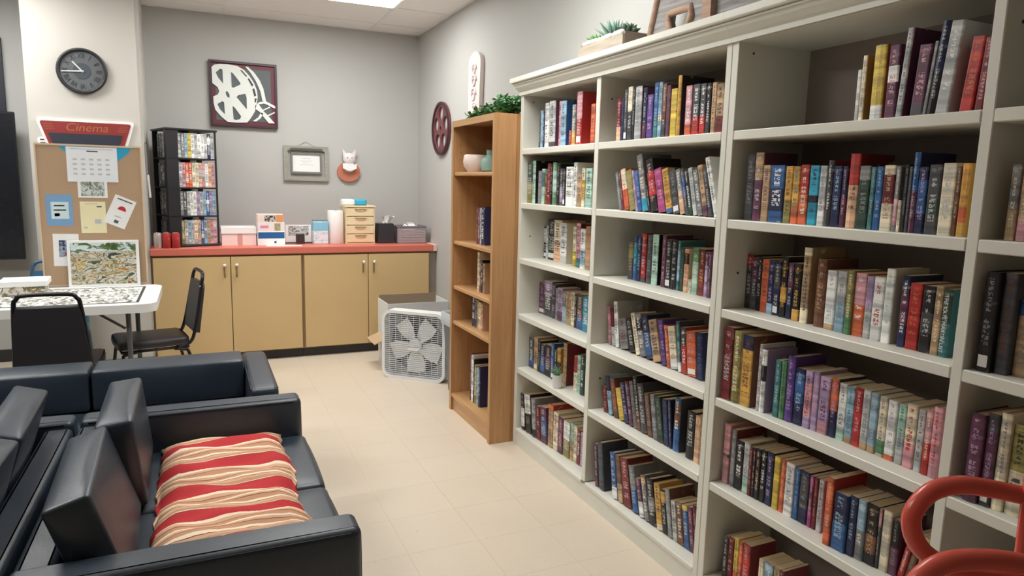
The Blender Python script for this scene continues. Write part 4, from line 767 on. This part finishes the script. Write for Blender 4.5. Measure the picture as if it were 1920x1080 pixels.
# ---------------------------------------------------------------- back wall pictures
YW = YB-.0012
t = thing('reel_picture', 'square dark red picture of a white film reel on the back wall', 'picture', (.396, YW, 2.18))
H = .268
SHAPE('frame', [[(-H, -H), (H, -H), (H, H), (-H, H)], [(-H+.018, -H+.018), (H-.018, -H+.018), (H-.018, H-.018), (-H+.018, H-.018)]], .04, plain('frame_plum', (60,40,48), .4), t, (0, -.02, 0), UPR)
obj('board', BX(-H+.018, H-.018, -.022, -.004, -H+.018, H-.018), plain('board_red', (104,42,54), .5, 0, .12, 6), t)
SHAPE('grey_field', [[(-H+.045, -H+.05), (H-.05, -H+.05), (H-.05, H-.055), (-H+.045, H-.055)]], .002, plain('board_grey', (84,92,96), .5, 0, .1, 6), t, (0, -.0232, 0), UPR)
def art(pts):                          # picture units: 0..1 across, 0..1 down
    return [((u-.5)*2*H, (.5-v)*2*H) for u, v in pts]
def px(L):
    out = []
    for x, y in L:
        u = (x-92)/838; out.append((u, (y-(84+u*64))/824))
    return out
reel = [(125,180),(160,150),(230,142),(330,146),(440,165),(520,215),(585,290),(640,380),(672,470),(680,560),(665,640),(640,740),(590,820),(540,880),(420,880),(300,870),(220,800),(150,710),(133,620),(133,545),(190,520),(208,480),(190,430),(128,380)]
holes = [[(172,245),(230,200),(255,210),(258,385),(200,310)], [(358,240),(385,260),(470,380),(465,400),(380,438),(360,430)], [(285,490),(305,480),(330,520),(330,560),(310,560),(290,530)],
 [(415,555),(440,530),(525,515),(540,560),(540,715)], [(178,640),(240,605),(262,620),(265,770),(210,710)], [(362,665),(390,690),(465,800),(450,835),(400,848),(370,835)]]
MW = plain('art_white', (226,230,226), .5, 0, .04, 12)
SHAPE('reel', [art(px(reel))]+[art(px(h)) for h in holes], .008, MW, t, (0, -.029, 0), UPR)
rim = [(535,170),(570,175),(640,240),(710,340),(755,450),(785,610),(740,610),(715,480),(660,350),(600,250)]
SHAPE('film_band', [art(px(rim))], .008, MW, t, (0, -.029, 0), UPR)
SHAPE('film_strip', [art(px([(650,660),(700,620),(780,610),(905,680),(900,710),(760,640),(690,650),(740,720),(830,680),(835,695),(745,735),(800,790),(890,750),(895,765),(810,805),(890,900),(810,895),(700,750),(640,700)]))], .008, MW, t, (0, -.029, 0), UPR)
SHAPE('film_tail', [art(px([(610,865),(680,815),(715,755),(745,770),(710,830),(650,872)]))], .008, MW, t, (0, -.029, 0), UPR)
for q in ([(470,215),(490,215),(555,290),(545,302)], [(560,325),(580,320),(630,405),(612,425)], [(615,455),(640,445),(662,540),(638,552)], [(640,575),(668,575),(655,622),(640,630)]):
    SHAPE('film_hole', [art(px(q))], .002, plain('art_dark', (52,50,54), .5), t, (0, -.0342, 0), UPR)
# grey frame with a white note
t = thing('grey_frame', 'weathered grey frame with a white note, hung from a cord on the back wall', 'picture frame', (.898, YW, 1.625))
M_gw = wood('grey_wood', (140,140,130), (166,164,154), 0, .7, 8)
SHAPE('frame', [[(-.193, -.155), (.193, -.155), (.193, .15), (-.193, .15)], [(-.16, -.12), (.16, -.12), (.16, .108), (-.16, .108)]], .028, M_gw, t, (0, -.014, 0), UPR)
obj('backing', BX(-.16, .16, -.01, -.002, -.12, .108), plain('frame_back', (164,160,152), .7), t)
SHAPE('inner_frame', [[(-.132, -.092), (.132, -.092), (.132, .092), (-.132, .092)], [(-.118, -.074), (.118, -.074), (.118, .08), (-.118, .08)]], .02, plain('inner_grey', (120,122,118), .6), t, (0, -.022, 0), UPR)
nt = obj('note', BX(-.118, .118, -.016, -.0102, -.074, .08), M_paper, t)
for z, a in ((.02, .05), (.004, .03), (-.014, .06), (.042, .04)): obj('written_line', BX(-a, a, -.0168, -.0161, z-.002, z+.002), plain('faint_ink', (196,196,196), .7), nt)
SHAPE('top_bracket', [[(-.15, .1), (-.135, .13), (.135, .13), (.15, .1), (.12, .112), (.02, .112), (0, .104), (-.02, .112), (-.12, .112)]], .006, plain('dark_bracket', (84,84,78), .6), t, (0, -.0322, 0), UPR)
obj('cord', TUBE([(-.075, -.008, .15), (0, -.006, .19), (.075, -.008, .15)], .0018, 6), plain('cord', (150,146,138), .8), t)
# cat reading on an oval plaque
t = thing('cat_plaque', 'white cat ornament on an orange oval plaque on the back wall', 'wall ornament', (1.272, YW, 1.56))
SHAPE('plaque', [circ(0, 0, .104, .09)], .03, plain('plaque_orange', (190,116,92), .5, 0, .12, 20), t, (0, -.015, 0), UPR)
M_cat = plain('cat_white', (226,218,216), .5, 0, .05, 40)
b = bmesh.new(); bmesh.ops.create_uvsphere(b, u_segments=18, v_segments=12, radius=1); xf(b, Matrix.Translation((0, -.045, .115)) @ Matrix.Diagonal((.056, .032, .056, 1))); obj('head', b, M_cat, t, True)
b = bmesh.new(); bmesh.ops.create_uvsphere(b, u_segments=16, v_segments=10, radius=1); xf(b, Matrix.Translation((0, -.042, .045)) @ Matrix.Diagonal((.056, .03, .05, 1))); obj('body', b, M_cat, t, True)
for s in (-1, 1):
    SHAPE('ear', [[(s*.012, .15), (s*.056, .14), (s*.058, .205)]], .014, M_cat, t, (0, -.045, 0), UPR)
    SHAPE('page', [[(0, .005), (s*.062, .03), (s*.062, .075), (0, .05)]], .004, M_paper, t, (0, -.074, 0), UPR)
    e = LATHE([(.006, 0), (.006, .002), (0, .003)], 8); xf(e, Matrix.Translation((s*.02, -.0745, .125)) @ Matrix.Rotation(PI/2, 4, 'X')); obj('eye', e, plain('eye_grey', (120,100,110), .4), t)
SHAPE('nose', [[(-.006, .108), (.006, .108), (0, .1)]], .003, plain('nose_pink', (206,150,150), .5), t, (0, -.078, 0), UPR)

# ---------------------------------------------------------------- right wall pieces
RW = (PI/2, 0, -PI/2)      # outline x runs along -y, y up, facing -x
t = thing('reel_plaque', 'dark red wooden film reel plaque on the right wall', 'wall ornament', (XW-.002, 5.735, 1.938))
M_dw = wood('dark_red_wood', (92,42,50), (122,66,72), 1, .5, 6)
ho = []
for k in range(5):
    a = PI/2+k*2*PI/5; c = (math.cos(a)*.125, math.sin(a)*.125)
    ho.append([(c[0]+.06*math.cos(q), c[1]+.06*math.sin(q)) for q in [2*PI*i/14 for i in range(14)]])
SHAPE('disc', [circ(0, 0, .222)]+ho+[circ(0, 0, .02)], .016, M_dw, t, (-.012, 0, 0), RW)
SHAPE('rim', [circ(0, 0, .224), circ(0, 0, .2)], .008, plain('rim_dark', (56,28,34), .45), t, (-.0245, 0, 0), RW)
t = thing('white_plaque', 'tall narrow pinkish white plaque with raised swirls on the right wall', 'wall ornament', (XW-.002, 4.925, 2.2))
M_pl = plain('plaque_white', (226,212,210), .55, 0, .03, 20)
SHAPE('board', [[(-.12, -.21), (.1, -.21), (.12, .16)]+circ(.0, .16, .12, .08, 12, 0, PI)], .03, M_pl, t, (-.016, 0, 0), RW)
for (x, y, r) in ((0, .03, .05), (-.01, -.07, .055), (.0, .11, .045), (.01, -.16, .04)):
    pts = [(x+r*math.cos(a)*(1-a/14), y+r*math.sin(a)*(1-a/14)) for a in [k*.5 for k in range(19)]]
    obj('swirl', TUBE([(-.034, -p[0], p[1]) for p in pts], .008, 6), M_pl, t, True)
# ---------------------------------------------------------------- greenery on the wooden bookcase
t = thing('ivy_garland', 'artificial ivy lying on top of the wooden bookcase', 'garland', (1.6, 3.8, 1.861))
b = bmesh.new(); TUBE(smooth_path([(-.02, .22, .012), (.02, .1, .02), (-.02, -.05, .03), (.03, -.18, .03), (0, -.28, .02)], 4), .003, 5, False, b); obj('stem', b, plain('stem', (70,84,50), .6), t)
b = bmesh.new()
for k in range(1000):
    s = rnd.random(); y = .28-.58*s; hgt = .03+.06*min(1, s*1.3); p = Vector((rnd.uniform(-.08, .1), y+rnd.uniform(-.02, .02), rnd.uniform(.006, hgt)))
    a, e = rnd.uniform(0, 2*PI), rnd.uniform(-.5, .9); d = Vector((math.cos(a)*math.cos(e), math.sin(a)*math.cos(e), math.sin(e))); sd = d.cross(Vector((0, 0, 1))).normalized(); L = rnd.uniform(.026, .04)
    P = [p, p+d*L*.35+sd*L*.4, p+d*L*.75+sd*L*.25, p+d*L, p+d*L*.75-sd*L*.25, p+d*L*.35-sd*L*.4]
    for q in P: q.z = max(q.z, .003)
    b.faces.new([b.verts.new(q) for q in P])
o = obj('leaves', b, plain('ivy_leaf', (88,146,92), .45, 0, .4, 60), t); o['kind'] = 'stuff'

# ---------------------------------------------------------------- on top of the white bookcases
ZT = 2.0425
t = thing('succulent_planter', 'wooden planter box of succulents and white stones on the white bookcase', 'planter', (1.76, 2.803, ZT))
M_bw = wood('pale_wood', (146,136,122), (172,162,146), 1, .7, 6)
for (a, b, c, d) in ((-.075, -.063, -.19, .19), (.063, .075, -.19, .19)): obj('side', BX(a, b, c, d, 0, .088), M_bw, t)
for y in (-.19, .178): obj('end', BX(-.0628, .0628, y, y+.012, 0, .1), wood('end_wood', (120,106,96), (146,132,120), 0, .7, 6), t)
obj('gravel', BX(-.0625, .0625, -.1775, .1775, .002, .088), plain('gravel', (220,216,204), .9, 0, .15, 60), t)
for k in range(14):
    b = bmesh.new(); bmesh.ops.create_icosphere(b, subdivisions=2, radius=1); x, y = rnd.uniform(-.062, -.045), -.16+k*.0245
    xf(b, Matrix.Translation((x, y, .1)) @ Matrix.Diagonal((.015, .021, .014, 1))); obj('stone', b, plain('stone_white', (232,226,214), .6), t, True)
def rosette(parent, p, n, L, w, e0, e1, mat):
    b = bmesh.new()
    for k in range(n):
        a = k*2.4; e = e0+(e1-e0)*k/n; d = Vector((math.cos(a)*math.cos(e), math.sin(a)*math.cos(e), math.sin(e))); l = L*(1-.25*k/n)
        TUBE([Vector(p)+d*l*q for q in (0, .3, .65, 1)], [w*.7, w, w*.75, w*.1], 6, False, b)
    return obj('succulent', b, mat, parent, True)
rosette(t, (-.02, .115, .095), 26, .065, .012, .2, 1.3, plain('succ_a', (96,138,80), .5, 0, .25, 40))
rosette(t, (-.01, -.02, .09), 26, .115, .008, .55, 1.45, plain('succ_b', (108,142,126), .5, 0, .2, 40))
rosette(t, (-.01, -.13, .1), 22, .065, .014, .2, 1.3, plain('succ_c', (62,84,66), .5, 0, .25, 40))
t = thing('wooden_cutout', 'large weathered grey wooden cut-out with brown edging on the white bookcase', 'decoration', (1.83, 2.16, ZT))
M_old = wood('weathered_wood', (96,92,90), (150,148,146), 0, .8, 7)
M_edge = wood('brown_edge', (128,100,82), (160,130,110), 1, .7, 6)
hole = [(-.272, 0), (-.275, .05), (-.292, .085), (-.305, .12), (-.3, .152), (-.163, .152), (-.158, .12), (-.172, .085), (-.187, .05), (-.19, 0)]
body = [(-.446, 0)]+hole+[(.42, 0), (.4, .1), (.34, .36), (-.35, .36), (-.39, .23), (-.43, .1)]
SHAPE('board', [body], .03, M_old, t, (0, 0, 0), RW)
def edge(pts, w=.014): obj('edging', TUBE([(-.018, -p[0], p[1]) for p in pts], w, 6), M_edge, t, True)
edge([(-.446, .014), (-.43, .1), (-.39, .23), (-.35, .36)]); edge([(.42, .014), (.4, .1), (.34, .36)]); edge([(-.35, .36), (.34, .36)])
edge([(p[0], max(p[1], .016)) for p in hole], .016)
obj('post', BX(-.04, -.016, .02, .07, .012, .345), M_edge, t)
d = LATHE([(.04, 0), (.04, .012), (.034, .016), (0, .016)], 20); xf(d, Matrix.Translation((-.016, -.14, .16)) @ Matrix.Rotation(-PI/2, 4, 'Y')); obj('round_button', d, plain('button_pink', (214,186,178), .5), t)

# ---------------------------------------------------------------- pillar: clock and sign
PY = 5.859
t = thing('wall_clock', 'round dark grey wall clock with Roman numerals on the pillar', 'clock', (-.706, PY, 2.2))
SHAPE('face', [circ(0, 0, .142, None, 40)], .012, plain('clock_face', (92,96,100), .6, 0, .15, 30), t, (0, -.012, 0), UPR)
rm = bmesh.new(); TUBE([(math.cos(2*PI*k/40)*.146, -.022, math.sin(2*PI*k/40)*.146) for k in range(40)], .0115, 8, True, rm); obj('rim', rm, plain('clock_rim', (40,40,44), .45), t, True)
SHAPE('centre', [circ(0, 0, .055, None, 24)], .002, plain('clock_centre', (66,74,82), .6), t, (0, -.0192, 0), UPR)
M_num = plain('numeral', (44,44,48), .5)
for k, nm in enumerate('XII I II III IIII V VI VII VIII IX X XI'.split()):
    a = PI/2-k*PI/6; TEXT('numeral', nm, .05, M_num, t, (math.cos(a)*.102, -.0192, math.sin(a)*.102), (PI/2, PI/2-a, 0), 0, .001, 'CENTER', .72)
M_hand = plain('clock_hand', (206,208,206), .4)
for a, L, nm in ((R(132), .085, 'hour_hand'), (R(184), .125, 'minute_hand')):
    dx, dz = math.cos(a), math.sin(a); SHAPE(nm, [[(-dz*.005-dx*.012, dx*.005-dz*.012), (dz*.005-dx*.012, -dx*.005-dz*.012), (dz*.004+dx*L, -dx*.004+dz*L), (-dz*.004+dx*L, dx*.004+dz*L)]], .002, M_hand, t, (0, -.0225 if nm[0] == 'h' else -.025, 0), UPR)
obj('pin', LATHE([(.007, 0), (.007, .003), (0, .004)], 10), M_hand, t, False, (0, -.026, 0), (PI/2, 0, 0))
t = thing('cinema_sign', 'red and navy cinema sign with a white edge on the pillar', 'sign', (-.702, PY, 1.6))
tp = lambda i: [(-.305+i, .265-i*.8), (.305-i, .265-i*.8), (.225-i*.6, -.0+i), (-.225+i*.6, -.0+i)]
def rnd_poly(P, r, n=5):
    out = []
    for i, p in enumerate(P):
        a, b, c = Vector(P[i-1]), Vector(p), Vector(P[(i+1) % len(P)])
        u, v = (a-b).normalized(), (c-b).normalized()
        for k in range(n+1):
            s = k/n; q = (1-s)**2*(b+u*r)+2*s*(1-s)*b+s*s*(b+v*r); out.append((q.x, q.y))
    return out
SHAPE('backing', [rnd_poly(tp(0), .03)], .012, M_paper, t, (0, -.008, 0), UPR)
SHAPE('red_panel', [rnd_poly(tp(.022), .02)], .004, plain('sign_red', (140,48,46), .45, 0, .1, 8), t, (0, -.0162, 0), UPR)
SHAPE('navy_panel', [[(-.235, .165), (.225, .165), (.175, .02), (-.185, .02)]], .003, plain('sign_navy', (44,48,62), .5), t, (0, -.0198, 0), UPR)
M_gold = plain('sign_gold', (170,104,66), .5)
TEXT('lettering', 'Cinema', .078, M_gold, t, (0, -.0188, .208), (PI/2, 0, 0), .25, .001, 'CENTER', 1.1)
for s in (-1, 1):
    for k in range(4): obj('stripe', BX(s*.235-.03+s*-.004*k, s*.235+.03+s*-.004*k, -.0192, -.0184, .226-k*.012, .229-k*.012), M_gold, t)
SHAPE('side_fin', [rnd_poly([(-.305, .13), (-.24, .14), (-.215, .03), (-.29, .03)], .02)], .01, M_paper, t, (0, -.007, 0), UPR)
for k in range(4): obj('fin_stripe', BX(-.285, -.235+k*.004, -.0135, -.0122, .112-k*.022, .12-k*.022), plain('fin_dark', (60,48,44), .5), t)

# ---------------------------------------------------------------- cork board and papers on it
BY = 5.335
t = thing('cork_board', 'tall cork notice board standing on the folding table', 'notice board', (-.635, BY, TZ+.001))
obj('cork', BX(-.293, .293, -.008, .012, .012, .918), M_cork, t)
M_trim = plain('board_trim', (214,190,160), .5)
obj('side_trim', BX(-.303, -.2935, -.012, .014, 0, .93), M_trim, t); obj('side_trim', BX(.2935, .303, -.012, .014, 0, .93), M_trim, t)
obj('top_trim', BX(-.2934, .2934, -.012, .014, .9185, .93), M_trim, t); obj('bottom_trim', BX(-.2934, .2934, -.012, .014, 0, .0115), M_trim, t)
obj('stand', BX(-.2, .2, .0145, .03, 0, .3), plain('stand_grey', (130,128,124), .6), t)
PYY = BY-.0085
def note(name, label, cat, x, z, w, h, mat, rot=0, lay=0, prints=()):
    t = thing(name, label, cat, (x, PYY-.0014*lay, z)); t.rotation_euler = (0, R(rot), 0); t['group'] = 'papers on the cork board'
    obj('sheet', BX(-w/2, w/2, -.001, 0, -h/2, h/2), mat, t)
    for (n, a, b, c, d, m) in prints: obj(n, BX(-w/2+w*a, -w/2+w*b, -.0014, -.0011, -h/2+h*c, -h/2+h*d), m, t)
    return t
M_ink = plain('ink', (190,192,196), .7); M_dink = plain('dark_ink', (84,84,90), .7)
sb = plain('sheet_blue', (40,160,200), .5)
for x, rr, lb in ((-.70, 32, 'bright blue paper corner left of the pinned calendar'), (-.46, -20, 'bright blue paper corner right of the pinned calendar')):
    t = thing('blue_paper', lb, 'paper', (x, PYY, 1.625)); t['group'] = 'papers on the cork board'
    SHAPE('sheet', [[(-.11, .04), (.08, .04), (.07, .0), (.0, -.07)] if rr > 0 else [(-.06, .04), (.07, .04), (.05, .0), (-.02, -.06)]], .001, sb, t, (0, -.0006, 0), UPR)
cal = [('grid_mark', .12+.16*i, .2+.16*i, .62-.14*j, .67-.14*j, M_ink) for i in range(5) for j in range(4)]+[('heading', .4, .62, .86, .9, M_dink), ('heading', .08, .92, .93, .95, M_ink)]
note('calendar_sheet', 'white calendar sheet pinned at the top of the cork board', 'calendar', -.62, 1.545, .288, .225, plain('calendar_white', (232,236,240), .6), 0, 1, cal)
note('photo_card', 'white postcard with a green and brown picture under the calendar', 'postcard', -.628, 1.387, .168, .115, M_paper, 0, 0, [('picture', .1, .9, .1, .9, mat_print('bird_print', [(0, (92,96,84)), (.42, (150,156,140)), (.5, (206,214,216)), (.58, (120,128,90)), (.66, (170,150,140))], (22, 22, 22)))])
note('blue_card', 'blue card with a pale printed panel on the left of the cork board', 'card', -.822, 1.247, .147, .203, plain('card_blue', (122,164,204), .5), 0, 0, [('panel', .18, .85, .22, .76, plain('panel_pale', (206,226,230), .5)), ('marks', .3, .7, .62, .66, M_dink), ('marks', .28, .75, .48, .52, M_dink), ('marks', .3, .5, .3, .4, M_dink)])
note('cream_note', 'pale yellow sheet in the middle of the cork board', 'note', -.634, 1.2, .146, .208, plain('note_cream', (236,228,186), .6), 0, 0, [('marks', .65, .85, .82, .86, M_dink), ('marks', .55, .8, .3, .44, M_ink), ('marks', .12, .25, .15, .2, M_ink), ('marks', .2, .7, .92, .94, M_ink)])
t = note('umbrella_flyer', 'tilted white sheet with a red umbrella on the cork board', 'flyer', -.478, 1.237, .133, .2, M_paper, 24, 1, [('heading', .15, .85, .88, .92, M_dink), ('figure', .42, .62, .1, .2, M_dink), ('marks', .35, .65, .3, .34, M_ink)])
SHAPE('umbrella', [circ(.005, .012, .026, .028, 12, 0, PI)], .0006, plain('umbrella_red', (196,44,60), .5), t, (0, -.0016, 0), UPR)
note('white_flyer', 'white flyer with a small photo on the lower left of the cork board', 'flyer', -.8, .986, .145, .212, M_paper, 1, 0, [('photo', .22, .98, .28, .8, mat_print('flyer_print', [(0, (60,66,90)), (.45, (150,170,190)), (.56, (150,70,90)), (.64, (220,220,220))], (18, 18, 18)))])
# puzzle box lid standing at the foot of the board
t = thing('puzzle_box_lid', 'puzzle box lid with a colourful village picture propped against the cork board', 'box lid', (-.585, 5.269, TZ+.001)); t.rotation_euler = (R(-4), 0, 0)
obj('lid', BX(-.207, .207, 0, .026, 0, .308, None, .002), M_paper, t)
s = NT('village_print'); c = s.coord(); mp = s.n('ShaderNodeMapping'); mp.inputs['Scale'].default_value = (11, 11, 24); s.l(c, mp.inputs[0])
f = s.noise(mp.outputs[0], 1, 5, .6, .8); sx = s.n('ShaderNodeSeparateXYZ'); s.l(c, sx.inputs[0])
g = s.ramp(f, [(0, lin((50,58,46))), (.36, lin((88,96,70))), (.42, lin((206,206,196))), (.49, lin((176,140,90))), (.52, lin((96,112,60))), (.55, lin((196,194,186))), (.6, lin((200,170,70))), (.64, lin((176,80,60))), (.68, lin((70,84,90)))], 'CONSTANT')
sky = s.ramp(f, [(0, lin((60,84,50))), (.42, lin((96,120,70))), (.5, lin((206,220,226))), (.7, lin((226,232,232)))], 'CONSTANT')
up = s.math('GREATER_THAN', sx.outputs[2], .235)
obj('picture', BX(-.19, .19, -.0008, -.0001, .016, .292), s.fin(s.mix(up, g, sky), .4), t)
# slim metal rod hanging at the pillar corner
t = thing('metal_rod', 'slim grey metal bracket and rod hanging on the pillar corner', 'bracket', (-.33, 5.87, 1.3))
t.location = (-.343, 5.9, 1.3)
obj('bracket', BX(.0, .012, -.012, .012, .2, .42), plain('rod_grey', (150,148,146), .4, .3), t); obj('clip', BX(.0, .014, -.008, .008, .36, .425), M_black, t); obj('rod', TUBE([(.012, -.01, .19), (.02, -.02, .02)], .008, 8), plain('rod_white', (206,204,200), .4), t)

# ---------------------------------------------------------------- dark screens at the far left
t = thing('television', 'large black flat screen at the far left edge', 'television', (-1.79, 6.31, .83), 0)
obj('screen', BX(-.58, .58, -.03, .0, .0, 1.095, None, .006), plain('screen_black', (34,36,42), .3), t); obj('bezel', BX(-.57, .57, -.032, -.0302, .02, 1.08), plain('bezel_black', (28,30,36), .25), t)
obj('wall_bracket', BX(-.2, .2, .0005, YB-6.31-.002, .4, .7), M_black, t)
o = obj('wall_panel', BX(-.6, .6, -.03, 0, 0, .54), plain('panel_dark', (30,32,44), .5), None, False, (-1.89, YB-.002, 1.935)); tag(o, 'dark panel on the wall above the black screen', 'panel')

# ---------------------------------------------------------------- box fan, carton and bin
fa = math.atan2(4.776-5.075, 1.625-1.306)
FX, FY = 1.463, 4.93
t = thing('box_fan', 'white square box fan standing on the floor by the wooden bookcase', 'fan', (FX, FY, 0), fa)
M_fan = plain('fan_white', (232,234,236), .4, 0, .02)
h2 = .262
fr = SHAPE('frame', [rrect(-h2, h2, 0, 2*h2, .07, 7), rrect(-h2+.022, h2-.022, .022, 2*h2-.022, .055, 7)], .105, M_fan, t, (0, 0, 0), UPR)
SHAPE('shroud', [rrect(-h2+.0225, h2-.0225, .0225, 2*h2-.0225, .054, 7), circ(0, h2, .222, None, 36)], .004, plain('fan_shroud', (150,154,160), .5), t, (0, .03, 0), UPR)
gb = bmesh.new()
for k in range(31):
    z = .034+k*.0152; u = abs(z-h2)/(h2-.022); e = h2-.024
    if u > .8: e -= .05*(1-math.sqrt(max(0, 1-((u-.8)/.2)**2)))
    BX(-e, e, -.048, -.045, z-.0018, z+.0018, gb)
for k in range(9):
    x = -.2+k*.05; BX(x-.0015, x+.0015, -.0435, -.0415, .03, 2*h2-.03, gb)
o = obj('grille', gb, plain('grille_white', (224,228,232), .4), t); o['kind'] = 'stuff'
SHAPE('shade_backing', [rrect(-h2+.0225, h2-.0225, .0225, 2*h2-.0225, .054, 7)], .003, plain('fan_dark', (92,96,102), .6), t, (0, .05, 0), UPR)  # solid sheet added behind the blades, interior shade put into its dark grey
obj('motor', LATHE([(.05, 0), (.055, .01), (.055, .05), (.03, .06), (0, .06)], 20), plain('motor_grey', (90,92,96), .5), t, False, (0, .045, h2), (PI/2, 0, 0))
obj('hub', LATHE([(.052, 0), (.052, .02), (.045, .028), (0, .03)], 24), M_fan, t, False, (0, -.004, h2), (PI/2, 0, 0))
for k in range(5):
    a = R(54)+k*2*PI/5; b = bmesh.new(); g = []
    for i in range(7):
        r0 = .045+.165*i/6; wv = .03+.038*math.sin(PI*min(1, i/5.2)*.62)
        g.append([b.verts.new((r0, wv*s, -.004-.012*s+q)) for s in (-1, -.3, .4, 1) for q in (0, .004)])
    for A, B in zip(g, g[1:]):
        for i in range(3):
            b.faces.new((A[2*i], A[2*i+2], B[2*i+2], B[2*i])); b.faces.new((A[2*i+1], B[2*i+1], B[2*i+3], A[2*i+3]))
        b.faces.new((A[0], B[0], B[1], A[1])); b.faces.new((A[6], A[7], B[7], B[6]))
    for A in (g[0], g[-1]): 
        for i in range(3): b.faces.new((A[2*i], A[2*i+1], A[2*i+3], A[2*i+2]))
    bmesh.ops.recalc_face_normals(b, faces=b.faces[:]); xf(b, Matrix.Translation((0, 0, h2)) @ Matrix.Rotation(PI/2, 4, 'X') @ Matrix.Rotation(a, 4, 'Z'))
    obj('blade', b, M_fan, t)
obj('badge', BX(-.045, .045, -.0495, -.0482, h2-.035, h2-.012), M_fan, t)
t = thing('cardboard_box', 'open white cardboard box behind the fan, tan flap hanging out', 'box', (1.575, 5.4, 0))
M_cb, M_ct = plain('card_white', (220,222,222), .7), plain('card_tan', (190,162,128), .8)
for (a, b, c, d) in ((-.25, .25, -.16, -.154), (-.25, .25, .154, .16), (-.25, -.244, -.1535, .1535), (.244, .25, -.1535, .1535)): obj('side', BX(a, b, c, d, 0, .53), M_cb, t)
obj('bottom', BX(-.2435, .2435, -.1535, .1535, 0, .006), M_ct, t)
f = BX(-.2435, .2435, .1475, .1535, .45, .555); obj('inner_flap', f, plain('card_brown2', (150,132,112), .8), t)
f = BX(-.11, 0, -.15, .12, -.003, .003); xf(f, Matrix.Translation((-.252, 0, .25)) @ Matrix.Rotation(R(-22), 4, 'Y')); obj('flap', f, M_ct, t)
t = thing('waste_bin', 'tall grey plastic waste bin between the fan and the wooden bookcase', 'bin', (1.72, 4.5, 0))
b = bmesh.new(); L = []
for (a, c, z) in ((.12, .1, 0), (.15, .135, .5), (.158, .143, .5), (.158, .143, .56), (.15, .135, .56), (.148, .133, .5), (.115, .095, .01)):
    L.append([b.verts.new((p[0], p[1], z)) for p in rrect(-a, a, -c, c, .03, 4)])
for A, B in zip(L, L[1:]):
    for i in range(len(A)): b.faces.new((A[i], A[(i+1) % len(A)], B[(i+1) % len(A)], B[i]))
b.faces.new(L[0][::-1]); b.faces.new(L[-1]); bmesh.ops.recalc_face_normals(b, faces=b.faces[:]); autosmooth(obj('body', b, plain('bin_grey', (108,114,120), .5), t))
lb = bmesh.new(); L = []
for (a, c, z) in ((.15, .135, .5605), (.161, .146, .5), (.1635, .1485, .49), (.1635, .1485, .57), (.15, .135, .575), (.146, .131, .54)):
    L.append([lb.verts.new((p[0], p[1], z)) for p in rrect(-a, a, -c, c, .03, 4)])
for A, B in zip(L[2:], L[3:]):
    for i in range(len(A)): lb.faces.new((A[i], A[(i+1) % len(A)], B[(i+1) % len(A)], B[i]))
obj('bag_rim', lb, plain('bag_grey', (176,184,190), .4), t, True)

# ---------------------------------------------------------------- red tubular cart at the lower right
t = thing('red_cart', 'red tubular metal cart handles at the lower right corner', 'cart', (1.07, .56, 0))
M_red = plain('red_enamel', (218,92,78), .24, 0, .05, 6)
o1 = Vector((1.07, .56, 0))
def loop(P): 
    Q = [Vector(p)-o1 for p in P]; return TUBE(smooth_path(Q, 6), .0135, 12)
A = [(1.09, .543, 1.048), (1.065, .555, 1.053), (1.03, .572, 1.06), (.992, .59, 1.064), (.952, .606, 1.053), (.927, .613, 1.018), (.933, .605, .978), (.962, .588, .95), (1.0, .57, .935), (1.04, .552, .93), (1.075, .536, .93)]
obj('handle', loop(A), M_red, t, True)
B = [(.985, .448, 1.01), (.949, .468, 1.015), (.9, .492, 1.02), (.85, .514, 1.014), (.818, .526, .985), (.812, .522, .945), (.835, .505, .91), (.88, .48, .9), (.94, .455, .895), (.985, .435, .89)]
obj('handle', loop(B), M_red, t, True)
obj('post', TUBE([(.012, -.012, 1.25), (.0, -.02, 1.05), (-.004, -.024, .9), (0, -.02, .12)], .0095, 10), M_red, t, True)
obj('post', TUBE([(.022, -.026, 1.25), (.012, -.034, 1.05), (.008, -.038, .9), (.012, -.034, .12)], .0075, 10), M_red, t, True)
obj('post', TUBE([(-.075, -.125, 1.016), (-.075, -.125, .12)], .011, 10), M_red, t, True)
for z in (.15, .5): obj('tray', BX(-.09, .35, -.30, .03, z, z+.02, None, .006, 2), M_red, t)
for x, y in ((-.06, -.27), (-.06, 0), (.32, -.27), (.32, 0)):
    b = LATHE([(.02, -.012), (.05, -.012), (.055, 0), (.05, .012), (.02, .012)], 16); xf(b, Matrix.Translation((x, y, .056)) @ Matrix.Rotation(PI/2, 4, 'X')); obj('wheel', b, M_black, t)
    obj('fork', BX(x-.012, x+.012, y-.02, y-.014, .05, .15), M_steel, t)
